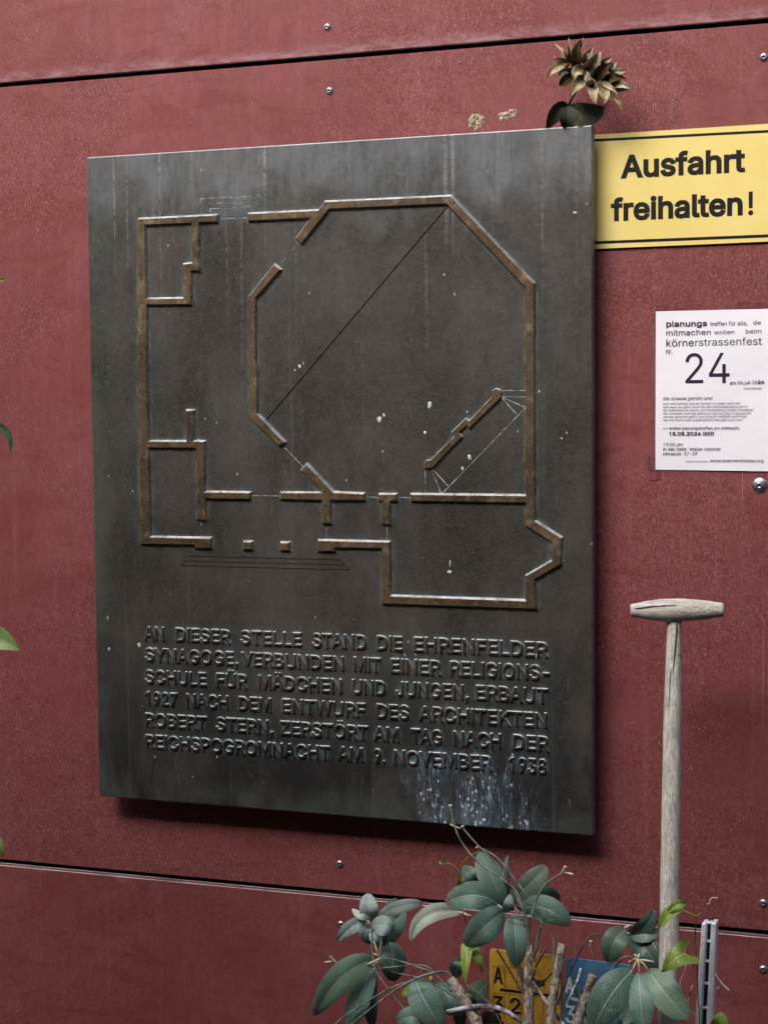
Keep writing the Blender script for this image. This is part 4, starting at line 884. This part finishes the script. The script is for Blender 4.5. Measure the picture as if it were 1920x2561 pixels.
# the drying crack in shaft and grip
def crack(name, pix, Y, w, parent, m):
    pts = [P(*kH(*q[:2]), Y(q)) for q in pix]; vs_, fs = [], []
    for i, p in enumerate(pts):
        t = (pts[min(i+1,len(pts)-1)]-pts[max(i-1,0)]).normalized(); s = Vector((t.z,0,-t.x))
        ww = w*pix[i][2]; vs_ += [p-s*ww+Vector((0,.003,0)), p-s*ww, p+s*ww, p+s*ww+Vector((0,.003,0))]
    for i in range(len(pts)-1):
        for j in range(3): k = i*4+j; fs.append((k, k+1, k+5, k+4))
    link(name, mesh(name, vs_, fs), m, parent)
MCR = mat_simple('crack_shadow', (.012,.011,.010), .9, .05)
def shaft_front(q):
    v = kH(q[0], q[1])[1]; t = (v-1549)/(2561-1549)
    return tpt.lerp(bpt, max(0,min(1,t))).y - 88*PXM*.985
crack('drying_crack', [(752,452,.6),(750,560,.9),(742,680,1.2),(730,800,1.3),(720,930,1.0),(712,942,.5)], lambda q: shaft_front(q)+.0006, .00072, sp, MCR)
crack('drying_crack', [(696,935,.6),(688,1040,1.3),(684,1150,1.1),(675,1270,.8),(664,1420,.25)], lambda q: shaft_front(q)-.0002, .00066, sp, MCR)
crack('drying_crack', [(340,322,.5),(420,316,1.0),(520,304,1.1),(620,296,.8),(740,293,.3)], lambda q: YG-.018+(q[0]-318)/880*.03-math.sqrt(max(1,(66+47*math.sin(math.pi*(q[0]-318)/880))**2-(338-q[1])**2))*PXM-.0006, .0006, sp, MCR)
MIR = mat_simple('rusty_steel', (.10,.07,.055), .7, .4, .6, var=.5, sc=70, bump=.5)
bm = bmesh.new(); e = end; add_box(bm, (e.x-.095,e.y-.004,e.z-.24), (e.x+.095,e.y+.004,e.z+.005), .003)
add_tube(bm, [e+Vector((0,0,.05)), e+Vector((0,-.002,-.04))], [.024,.016], n=1, seg=16); link('spade_blade', bm_mesh(bm, 'spade_blade'), MIR, sp)

# ------------------------------------------------------------------ enamel marker signs standing in the bed
K6, K5, K7 = K(1000,2000,3.6043), K(740,1960,3.6043), K(1400,2200,3.1885)
def rounded(c, r):
    out = []; n = len(c)
    for i in range(n):
        p = Vector(c[i]); a = (Vector(c[i-1])-p).normalized()*r; b = (Vector(c[(i+1)%n])-p).normalized()*r
        for k in range(6):
            t = k/5; out.append(tuple((p+a)*(1-t)**2+p*2*t*(1-t)+(p+b)*t*t))
    return out
def marker(name, label, cat, corners, Y, m, letters, bars, boxes, mk, group):
    o = empty(name, Vector((P(*corners[1], Y).x+.06, Y+.01, .05)), label, cat, group)
    c = onp(corners, Y); dz = Vector((0,0))
    link('sign_plate', flat_mesh([rounded(c, .007)], Y, .0028, .0006), m, o)
    for it in letters: put_words([it], K6, 3.6043, Y-.0004, 0, 'lettering', mk, o)
    for q in bars: link('bar', flat_mesh([onp([K6(*z) for z in q], Y)], Y-.0004), mk, o)
    if boxes:
        cs = []
        for x0, y0, x1, y1, s in boxes:
            cs += [onp([K6(*z) for z in q], Y) for q in (((x0,y0),(x0,y0+3),(x1,y0+3+s),(x1,y0+s)), ((x0,y0+4),(x0,y1),(x0+3,y1),(x0+3,y0+4)), ((x1-3,y0+4+s),(x1-3,y1+s),(x1,y1+s),(x1,y0+4+s)))]
        link('field_frame', flat_mesh(cs, Y-.0004), mk, o)
    bm = bmesh.new(); x = sum(q[0] for q in c)/len(c); add_tube(bm, [Vector((x,Y+.022,.02)), Vector((x,Y+.022,c[0][1]-.02))], [.014,.014], n=1, seg=12)
    link('post', bm_mesh(bm, 'post'), MSK, o)
    return o
MGY = mat_simple('amber_enamel', (.60,.34,.040), .5, .4, var=.22, sc=30, dark=(.36,.19,.022))
MBL = mat_simple('blue_enamel', (.075,.21,.38), .4, .5, var=.3, sc=30)
MWH = mat_simple('white_enamel', (.75,.76,.76), .4, .4, var=.12)
YM = -.10
marker('gas_marker', 'yellow enamel gas marker plate half hidden by cut branches', 'marker sign', [K6(806,1347), K6(806,2060), K6(1446,2086), K6(1446,1410)], YM, MGY,
    [('A',843,926,1655,1668,152,.0011), ('Gas',1172,1304,1676,1682,72,.0009), ('3',838,931,1920,1925,155,.0009), ('2',990,1086,1930,1936,145,.0009)],
    [((898,1700),(898,1724),(1342,1776),(1342,1752))], [(838,1496,942,1690,10), (942,1506,1058,1700,10), (1058,1516,1180,1710,10), (838,1740,940,1950,10), (984,1752,1090,1960,10), (1190,1770,1290,1980,10)], MK, 'utility marker plates in the bed')
marker('water_marker', 'blue enamel water marker plate with white lettering beside the yellow one', 'marker sign', [K6(1500,1425), K6(1446,2070), K6(2060,2110), K6(2080,1494)], YM-.006, MBL,
    [('A',1488,1566,1738,1758,150,.0010), ('3',1488,1580,2010,2018,160,.0009)],
    [((1538,1778),(1538,1806),(1606,1818),(1606,1790)), ((1700,1800),(1700,1828),(1740,1834),(1740,1806))], None, MWH, 'utility marker plates in the bed')

# ------------------------------------------------------------------ grey slotted metal upright
MGM = M('painted_galvanised', .5, .5, .25); gn = MGM.noise((1,1,.25), 60, 5, .7)
gc = MGM.mix(MGM.ramp(gn, .3, .7), (.60,.63,.70), (.84,.86,.92)); gc = MGM.mix(MGM.ramp(MGM.noise((1,1,1), 110, 4, .7), .60, .70, 0, .8), gc, (.20,.15,.12)); gc = MGM.mix(MGM.ramp(MGM.noise((1,1,.4), 90, 4, .7, off=(5,5,5)), .62, .72, 0, .8), gc, (.82,.83,.86)); MGM.col(gc); MGM.bump(gn, .4, .001)
MGD = mat_simple('rail_inside', (.045,.05,.06), .7, .3, var=.4)
YL = -.30
rl = empty('slotted_rail', Vector((P(*K7(1150,1151), YL).x,YL,.05)), 'grey slotted metal upright leaning beside the spade', 'rail')
def rl_at(x, t): return P(*K7(x - 40*t, 342+809*t), YL)
def quad_bar(bm, x0a, x1a, x0b, x1b, y0, y1, t0=0.0, t1=1.55, bev=.0028):
    A, B = rl_at(x0a, t0), rl_at(x1a, t0); Cc, D = rl_at(x0b, t1), rl_at(x1b, t1)
    vs_ = [bm.verts.new((q.x, y, q.z)) for y in (YL+y0, YL+y1) for q in (A, B, D, Cc)]
    fs = [bm.faces.new([vs_[i] for i in f]) for f in ((0,1,2,3),(7,6,5,4),(0,4,5,1),(1,5,6,2),(2,6,7,3),(3,7,4,0))]
    bmesh.ops.recalc_face_normals(bm, faces=fs)
    if bev: bmesh.ops.bevel(bm, geom=list({e for f in fs for e in f.edges}), offset=bev, segments=3, affect='EDGES', profile=.5)
for xa, xb, ya, yb in ((1129,1170,1122-13,1170-10), (1203,1247,1203+2,1247+22)):
    bm = bmesh.new(); quad_bar(bm, xa, xb, ya, yb, -.004, .022)
    link('flange', bm_mesh(bm, 'flange'), MGM.m, rl)
bm = bmesh.new(); quad_bar(bm, 1164, 1210, 1160, 1222, .014, .020, bev=0); link('web', bm_mesh(bm, 'web'), MGD, rl)
bm = bmesh.new()
for y in (352, 500, 660, 838, 1030, 1215, 1400):
    t = (y-342)/809; quad_bar(bm, 1162, 1212, 1162, 1214, .004, .013, t-.012, t+.012, .0015)
link('rung', bm_mesh(bm, 'rung'), MGM.m, rl)
# ------------------------------------------------------------------ evergreen shrub in front of the wall
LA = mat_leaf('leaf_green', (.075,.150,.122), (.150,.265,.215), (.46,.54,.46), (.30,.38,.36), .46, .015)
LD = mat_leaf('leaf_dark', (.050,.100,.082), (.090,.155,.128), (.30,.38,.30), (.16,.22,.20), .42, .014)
LG = mat_leaf('leaf_grey', (.27,.37,.34), (.38,.48,.45), (.60,.66,.60), (.34,.42,.40), .6, .013, .15)
MSM = mat_simple('green_stem', (.20,.245,.195), .55, .4, var=.5, sc=70, bump=.3, scale=(1,1,.4))
MSD = mat_simple('dark_stem', (.075,.09,.075), .6, .3, var=.4, sc=70, bump=.3)
MCM = mat_simple('cream_stalk', (.74,.66,.50), .6, .3, var=.25, sc=90, bump=.3)
MBK = mat_bark()
MTW = mat_simple('grey_twig', (.50,.50,.54), .85, .2, var=.6, sc=80, bump=.8, scale=(1,1,1))
sh = empty('evergreen_shrub', Vector((P(1300,2561,-.3).x,-.32,.05)), 'evergreen shrub with grey green oval leaves and sawn brown stems below the plaque', 'shrub')
PXL = .00070
def leaf(k, b, t, w, m=LA, mid=None, y0=-.24, y1=None, roll=0.0, fold=.16, prof='oval', s=None, bulge=.018, wave=.022):
    y1 = y0-.03 if y1 is None else y1
    q_ = random.Random(int(b[0]*3+t[0])); roll += q_.uniform(-.28, .28); fold = max(.03, fold+q_.uniform(-.12, .22)); wave *= q_.uniform(.6, 2.2)
    A, B = P(*k(*b), y0), P(*k(*t), y1)
    ym = (y0+y1)/2-bulge
    Mi = P(*k(*mid), ym) if mid else P(*k((b[0]+t[0])/2, (b[1]+t[1])/2), ym)
    sc = (P(*k(100,0), (y0+y1)/2)-P(*k(0,0), (y0+y1)/2)).length/100
    link('leaf', blade(A, Mi, B, w*sc, roll, fold, prof, 20, 10, wave, .25, int(b[0]+t[1])), m, sh, True)
# upper rosette
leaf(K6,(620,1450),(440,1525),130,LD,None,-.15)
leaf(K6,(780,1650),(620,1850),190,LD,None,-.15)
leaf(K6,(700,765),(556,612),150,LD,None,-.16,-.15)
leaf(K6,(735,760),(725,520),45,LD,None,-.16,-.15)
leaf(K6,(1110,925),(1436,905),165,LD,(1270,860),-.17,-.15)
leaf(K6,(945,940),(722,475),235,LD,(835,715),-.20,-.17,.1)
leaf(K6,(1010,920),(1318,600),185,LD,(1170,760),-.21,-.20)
leaf(K6,(985,860),(972,500),58,LA,(962,680),-.22,-.22,.5)
leaf(K6,(1090,985),(1530,1135),215,LA,(1310,985),-.22,-.235)
leaf(K6,(575,1012),(95,1275),150,LG,(255,1040),-.20,-.26,.2,.3,'leaf')
leaf(K6,(930,985),(415,930),240,LA,(690,865),-.24,-.275)
leaf(K6,(935,1010),(598,1320),265,LA,(765,1150),-.25,-.285)
leaf(K6,(1030,1040),(1052,1508),200,LA,(1040,1240),-.25,-.28)
leaf(K6,(940,1020),(1002,850),85,LG,(975,950),-.255,-.26,.4)
# left upper sprig
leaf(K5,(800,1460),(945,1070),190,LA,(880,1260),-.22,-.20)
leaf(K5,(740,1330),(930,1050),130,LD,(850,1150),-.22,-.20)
leaf(K5,(680,1240),(655,992),155,LG,(655,1130),-.25,-.25)
leaf(K5,(640,1250),(690,1440),120,LG,(630,1350),-.25,-.25)
leaf(K5,(700,1290),(765,1480),105,LG,(720,1390),-.25,-.25)
leaf(K5,(740,1200),(1145,1078),110,LG,(930,1112),-.255,-.25,.2)
leaf(K5,(685,1275),(878,1325),165,LG,(785,1280),-.265,-.28)
leaf(K5,(625,1237),(378,1412),118,LG,(500,1290),-.26,-.28,-.1)
leaf(K5,(668,1215),(508,1128),64,LG,(585,1190),-.26,-.26)
# left lower sprig
leaf(K5,(850,1430),(865,1782),225,LA,(875,1600),-.23,-.24,0,.08)
leaf(K5,(690,1690),(690,2190),140,LD,(665,1930),-.26,-.27)
leaf(K5,(690,1650),(470,2220),190,LA,(570,1940),-.27,-.29)
leaf(K5,(715,1600),(165,2085),240,LA,(430,1730),-.28,-.32,-.1,.22)
leaf(K5,(1300,1790),(1440,2080),200,LD,None,-.20)
leaf(K5,(1600,2060),(1480,1900),150,LD,None,-.19)
leaf(K5,(1420,1740),(1470,1600),110,LD,None,-.20)
leaf(K5,(1080,1770),(1315,2200),255,LA,(1160,1960),-.27,-.29)
leaf(K5,(1230,2230),(912,2150),180,LA,(1070,2110),-.28,-.30)
leaf(K5,(1480,2200),(1470,1950),110,LA,None,-.23)
# right rosette
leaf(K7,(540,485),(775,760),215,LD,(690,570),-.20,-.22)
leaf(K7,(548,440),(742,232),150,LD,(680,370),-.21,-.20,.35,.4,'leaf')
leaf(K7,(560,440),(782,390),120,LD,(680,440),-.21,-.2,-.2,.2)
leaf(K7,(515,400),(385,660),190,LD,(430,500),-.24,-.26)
leaf(K7,(565,735),(262,1190),290,LA,(400,930),-.31,-.35,0,.2)
leaf(K7,(632,742),(668,1225),190,LA,(640,980),-.32,-.36,0,.14)
leaf(K7,(700,722),(1022,1122),240,LA,(830,900),-.31,-.345,0,.2)
leaf(K7,(520,1080),(560,1180),80,LA,None,-.22); leaf(K7,(560,1020),(470,1190),90,LD,None,-.2)
G = .05
def st_(name, k, pts, ys, rs, m, n=6, seg=8, rough=.06):
    ps = [P(*k(*p), y) for p, y in zip(pts, ys)]
    tube(name, ps, rs, m, sh, n=n, seg=seg, rough=rough)
def ys(a, b, n): return [a+(b-a)*i/(n-1) for i in range(n)]
mm = .001
def S(k, pts, y0, y1, r0, r1, m=MSM, name='stem', **kw):
    n = len(pts); st_(name, k, pts, ys(y0, y1, n), [ (r0+(r1-r0)*i/(n-1))*mm for i in range(n)], m, **kw)
S(K6,[(455,92),(488,230),(560,390),(700,560),(900,700),(1030,810),(1100,950),(1140,1080),(1150,1200),(1158,1400)],-.27,-.28,1.5,2.9)
S(K6,[(578,272),(700,410),(850,560),(940,700),(1000,800),(1060,900),(1110,1000)],-.265,-.275,1.5,2.0)
S(K6,[(740,440),(870,520),(990,660),(1150,880),(1270,1070),(1245,1220),(1215,1420)],-.25,-.26,1.3,2.6)
S(K6,[(1270,1140),(1240,1250),(1212,1450)],-.262,-.262,2.9,3.2)
S(K6,[(1458,662),(1300,770),(1220,930),(1180,1060),(1158,1170)],-.27,-.275,1.5,2.1)
S(K6,[(950,1050),(1150,1056),(1270,1100),(1360,1210),(1386,1340),(1380,1650),(1370,1900)],-.28,-.27,1.3,2.0)
S(K6,[(940,1000),(1010,960),(1080,1060),(1130,1130)],-.262,-.275,1.6,2.0)
S(K6,[(1640,1335),(1560,1480),(1470,1680),(1420,1850)],-.24,-.24,1.4,1.8,MSD)
S(K6,[(870,1350),(980,1530),(1100,1740)],-.2,-.22,1.6,1.8,MSD)
S(K6,[(1320,1340),(1225,1500),(1190,1640)],-.2,-.22,1.8,2.0,MSD)
S(K6,[(1370,1560),(1260,1680),(1190,1790)],-.2,-.2,1.6,1.6,MSD)
S(K5,[(418,1652),(350,1604)],-.27,-.27,1.3,1.2)
S(K5,[(790,1570),(900,1590),(1060,1640),(1250,1720),(1400,1880)],-.285,-.27,1.5,1.8)
S(K5,[(350,2170),(480,2070),(600,1995),(730,1910),(860,1840),(980,1790)],-.31,-.30,1.5,1.6)
S(K5,[(490,2180),(660,2040),(860,1885),(1060,1765),(1240,1705),(1340,1695),(1400,1735)],-.315,-.30,1.5,2.6)
S(K5,[(688,1290),(685,1450),(700,1600),(740,1720),(830,1850),(950,2000),(1060,2100),(1190,2190)],-.29,-.30,1.7,1.8)
S(K5,[(605,1690),(850,1655),(1080,1635),(1180,1650),(1245,1700)],-.292,-.285,1.2,1.5)
S(K5,[(765,1600),(860,1690),(1000,1725),(1150,1760),(1300,1840),(1440,1930)],-.29,-.27,1.2,1.3)
S(K7,[(375,446),(310,436),(250,445),(160,570),(90,710),(15,880)],-.25,-.25,1.4,1.7,MSD)
S(K7,[(575,616),(520,615),(470,655),(370,790),(270,915),(190,1010)],-.33,-.28,1.5,1.9,MSM)
S(K7,[(240,530),(262,620),(280,700),(287,760)],-.25,-.25,1.1,1.3)
S(K7,[(287,760),(285,830)],-.25,-.25,1.3,1.3,MSD)
# pale leaf stalks
for k, a, b, y in ((K7,(612,632),(560,752),-.32),(K7,(615,632),(632,748),-.325),(K7,(622,632),(708,730),-.32),(K7,(622,640),(748,656),-.32),(K7,(606,628),(545,658),-.32),(K7,(612,628),(590,596),-.32),(K7,(618,628),(626,592),-.32),
        (K7,(496,478),(552,494),-.24),(K7,(520,430),(555,430),-.22),(K7,(515,385),(558,362),-.22),
        (K5,(745,1570),(700,1420),-.27),(K5,(752,1560),(770,1360),-.27),(K5,(760,1575),(600,1650),-.29),(K5,(750,1585),(680,1660),-.28),(K5,(735,1560),(700,1530),-.27),(K5,(672,1280),(630,1215),-.265),
        (K6,(590,1030),(520,1012),-.21),(K6,(640,1050),(560,1030),-.21),(K6,(930,990),(880,950),-.25),(K6,(1000,960),(1080,1010),-.25)):
    p = [P(*k(*a), y), P(*k((a[0]+b[0])/2+4, (a[1]+b[1])/2-3), y-.004), P(*k(*b), y)]
    tube('leaf_stalk', p, [.0022,.0017,.0013], MCM, sh, n=4, seg=8)
# funnel-shaped bud scars
def bud(k, a, b, y, r=.0034):
    A, B = P(*k(*a), y), P(*k(*b), y-.003); m_ = A.lerp(B, .5)
    tube('bud', [A, m_, A.lerp(B, .8), B], [.0015,.0019,r*.75,r], MCM, sh, n=3, seg=9, rough=.35)
for q in ((K6,(458,108),(455,48),-.27),(K6,(580,280),(562,236),-.265),(K6,(545,262),(448,222),-.263,.002),(K6,(1452,664),(1492,605),-.27),(K6,(1480,655),(1555,672),-.27,.0022),(K5,(360,1610),(306,1560),-.27),(K5,(330,1600),(262,1612),-.27,.0022),(K7,(240,540),(245,488),-.25),(K7,(1228,872),(1268,868),-.25,.004),(K6,(712,460),(695,425),-.25),(K6,(1218,1560),(1212,1520),-.25)):
    bud(*q)
# sawn woody stems, running down into the bed
def wood(k, pts, y0, y1, rs, m=MBK, name='branch', foot=True, rough=.22, seg=18):
    ps = [P(*k(*p), y) for p, y in zip(pts, ys(y0, y1, len(pts)))]; rs = [r*mm for r in rs]
    if foot:
        e = ps[-1]; d = (ps[-1]-ps[-2]).normalized()
        ps += [e+d*.06+Vector((0,-.01,-.03)), Vector((e.x*.5+sh.location.x*.5, -.32, .02))]; rs += [rs[-1], rs[-1]*1.1]
    tube(name, ps, rs, m, sh, n=14, seg=seg, rough=rough)
wood(K6,[(455,1615),(530,1720),(600,1850),(660,1950),(705,2040)],-.30,-.32,[7.6,8.6,9.0,9.2,9.6])
wood(K6,[(1172,1310),(1160,1420),(1152,1560),(1158,1700),(1160,1860),(1168,2040)],-.275,-.30,[4.2,6.2,7.0,7.6,8.2,8.4])
wood(K6,[(1458,1300),(1438,1430),(1410,1600),(1380,1780),(1350,2040)],-.285,-.31,[7.4,7.9,7.2,7.6,8.0])
wood(K7,[(262,760),(215,900),(175,1020),(135,1160)],-.27,-.29,[7.4,8.0,8.2,8.6])
wood(K7,[(140,870),(165,960),(185,1060)],-.262,-.28,[3.0,3.8,4.4],MSD,rough=.3)
wood(K6,[(425,1915),(560,1885),(700,1868),(850,1872),(950,1905),(1040,1965),(1125,2030)],-.325,-.30,[4.3,4.6,5.2,4.8,4.4,4.0,3.8],MTW,'branch',False,.14)
wood(K6,[(1198,1640),(1260,1740),(1340,1860),(1420,1960),(1480,2040)],-.265,-.30,[2.4,2.8,3.0,3.2,3.4],MTW,'branch',False,.12)
wood(K6,[(1060,1500),(1100,1600),(1130,1740)],-.25,-.27,[4.0,4.6,5.0],MSD,'branch',False,.2)
wood(K7,[(166,708),(140,800),(95,900),(50,998)],-.30,-.31,[2.2,2.4,2.2,1.9],MTW,'branch',False,.15)
wood(K6,[(740,1960),(800,1975),(850,2030)],-.2,-.2,[12,14,15],mat_simple('rotten_stump', (.02,.016,.013), .9, .1, var=.6, sc=80, bump=1.),'stump',True,.35)
MDT = mat_simple('dry_straw', (.36,.25,.15), .8, .2, var=.4, sc=70)
for k, pts, y in ((K6,[(1282,1308),(1210,1450),(1140,1620),(1105,1740),(1102,1850)],-.30),(K6,[(600,1672),(700,1740),(800,1830),(860,1920),(912,2030)],-.31)):
    ps = [P(*k(*p), y) for p in pts]; tube('dry_stalk', ps, [.0010]*len(ps), MDT, sh, seg=6)

# ------------------------------------------------------------------ bindweed
BV = mat_leaf('bindweed_leaf', (.17,.27,.035), (.30,.43,.075), (.55,.64,.28), (.16,.26,.05), .45, .016, .9)
BD = mat_leaf('bindweed_leaf_shade', (.10,.17,.022), (.17,.28,.045), (.30,.40,.12), (.12,.20,.04), .45, .016, .9)
MBS = mat_simple('bindweed_stem', (.26,.29,.06), .5, .4, var=.3, sc=60)
MBR = mat_simple('bindweed_old_stem', (.13,.105,.035), .6, .3, var=.4, sc=60)
def vine(name, label, k0, p0, Y):
    return empty(name, Vector((P(*k0(*p0), Y).x, Y, .05)), label, 'climbing plant', 'bindweed among the shrub')
def vleaf(o, k, b, t, w, y, m=BV, mid=None, roll=0, fold=.15, prof='heart'):
    A, B = P(*k(*b), y), P(*k(*t), y-.012); sc = (P(*k(100,0), y)-P(*k(0,0), y)).length/100
    Mi = P(*k(*mid), y-.016) if mid else (A+B)/2+Vector((0,-.008,0))
    link('leaf', blade(A, Mi, B, w*sc, roll, fold, prof, 18, 10, .05, .15, int(b[0])), m, o, True)
def vstem(o, k, pts, y, r=1.0, m=MBS, low=False):
    ps = [P(*k(*p), y) for p in pts]; rs = [r*mm]*len(ps)
    if low: ps.append(Vector((ps[-1].x, y, .03))); rs.append(r*mm)
    tube('stem', ps, rs, m, o, n=7, seg=7, rough=.08)
b1 = vine('bindweed', 'bindweed with bright heart shaped leaves climbing the spade shaft', K7, (1090,1151), -.33)
vstem(b1, K7, [(980,245),(1030,268),(1082,292),(1075,420),(1076,520),(1086,640),(1092,780),(1100,1000),(1110,1180)], -.345, 1.15, MBR, True)
vstem(b1, K7, [(1082,292),(1105,280),(1122,262)], -.345, 1.3)
vstem(b1, K7, [(978,244),(1030,266),(1080,291)], -.346, 1.0)
vstem(b1, K7, [(1032,620),(1052,670),(1068,708)], -.345, 1.0)
vleaf(b1, K7, (1000,585), (808,738), 245, -.36, BV, (905,640), .2)
vleaf(b1, K7, (985,225), (785,398), 105, -.36, BV, (870,285), .6, .7, 'leaf')
vleaf(b1, K7, (1008,195), (850,270), 60, -.36, BD, (930,200), .1, .5, 'leaf')
vleaf(b1, K7, (1215,1240), (1275,1050), 130, -.30, BV, (1270,1150), .1, .2, 'leaf')
vleaf(b1, K7, (1260,1240), (1335,1160), 110, -.30, BD, None, .1, .2, 'leaf')
b2 = vine('bindweed', 'thin bindweed shoot with a curled tip left of the shrub top', K6, (640,1700), -.30)
vstem(b2, K6, [(412,570),(470,585),(530,640),(552,700),(545,770)], -.26, .8)
vstem(b2, K6, [(735,462),(660,490),(590,535),(535,610),(512,690),(514,800),(560,1000),(640,1250),(645,1335)], -.255, .75)
vstem(b2, K6, [(770,1330),(780,1500),(790,1700),(760,1990)], -.2, .7, MBR, True)
vleaf(b2, K6, (420,572), (355,556), 22, -.26, BV, None, .1, .3, 'leaf')
vleaf(b2, K6, (520,790), (578,682), 42, -.262, BV, None, .4, .4, 'leaf')
vleaf(b2, K6, (610,1330), (588,1692), 120, -.275, BV, (590,1500), .35, .35)
vleaf(b2, K6, (655,1345), (742,1575), 115, -.26, BD, (710,1440), -.35, .3)
vleaf(b2, K5, (1030,1845), (940,1915), 80, -.22, BV)
vleaf(b2, K5, (1030,2090), (1080,2050), 60, -.22, BD)
vleaf(b2, K5, (1240,1820), (1215,1730), 50, -.24, BV, None, .1, .2, 'leaf')
MWT = mat_simple('bleached_fibre', (.62,.56,.55), .8, .2, var=.2)
dt = empty('dead_tendril', Vector((P(*K7(1100,1151), -.31).x,-.31,.05)), 'bleached dead tendrils caught around the grey rail', 'dead vine')
for pts, y, r, m in (([(1170,195),(1188,188),(1194,160),(1215,143),(1252,150)],-.31,1.1,MWT),([(1252,150),(1250,180),(1212,220),(1195,290),(1186,340)],-.31,.45,MBR),([(1235,750),(1290,830),(1345,880)],-.30,1.3,MWT),
        ([(1022,640),(985,740),(952,830),(960,880)],-.31,.9,MWT),([(1055,840),(1030,920),(1015,980)],-.30,1.3,MTW),([(1040,622),(1070,622),(1100,640)],-.312,.7,MWT),([(735,497),(750,530),(768,562)],-.31,.6,MWT),([(1030,1040),(1080,1085)],-.30,.8,MWT),([(1085,720),(1100,745)],-.30,.8,MWT)):
    ps = [P(*K7(*p), y) for p in pts]; tube('tendril', ps, [r*mm]*len(ps), m, dt, seg=6, n=5)

# ------------------------------------------------------------------ serrated bush whose tips reach in at the left edge
bu = empty('holly_bush', Vector((P(-210,2561,-.5).x,-.5,.05)), 'bush with glossy toothed leaves reaching in from the left edge', 'bush')
HL = mat_leaf('holly_leaf', (.13,.24,.06), (.24,.37,.11), (.42,.52,.25), (.16,.27,.08), .35, .016, .6)
HD = mat_leaf('holly_leaf_dark', (.03,.085,.045), (.055,.125,.07), (.12,.20,.10), (.08,.14,.07), .32, .016, .4)
kk = lambda x, y: (x, y)
def hleaf(b, t, w, m, mid=None, roll=0, fold=.25, y=-.5):
    A, B = P(*b, y), P(*t, y-.02); Mi = P(*mid, y-.025) if mid else (A+B)/2+Vector((0,-.01,0))
    link('leaf', blade(A, Mi, B, w*.00066, roll, fold, 'serr', 26, 8, .02, .1, int(b[1])), m, bu, True)
hleaf((-90,745),(17,696),34,HL)
hleaf((-75,1040),(25,1134),25,HD,(12,1075),.6)
hleaf((-110,1585),(48,1626),78,HL,(-30,1588))
hleaf((-70,2075),(9,2148),30,HL,(-14,2095))
rr = random.Random(3)
for i in range(46):
    v = 640+i*40+rr.uniform(-20,20); x = -rr.uniform(150,330); y = -.5+rr.uniform(-.14,.14)
    dx = rr.uniform(-80,80); hleaf((x,v),(x+dx,v+rr.uniform(20,110)),rr.uniform(45,80),rr.choice((HL,HD)),None,rr.uniform(-.6,.6),.25,y)
for tgt in ((-90,745),(-75,1030),(-110,1585),(-70,2060)):
    tube('stem', [Vector((bu.location.x,-.5,.03)), P(-260,tgt[1]+500,-.5), P(-210,tgt[1]+150,-.5), P(*tgt,-.5)], [.009,.006,.004,.0018], MBK, bu, rough=.1)
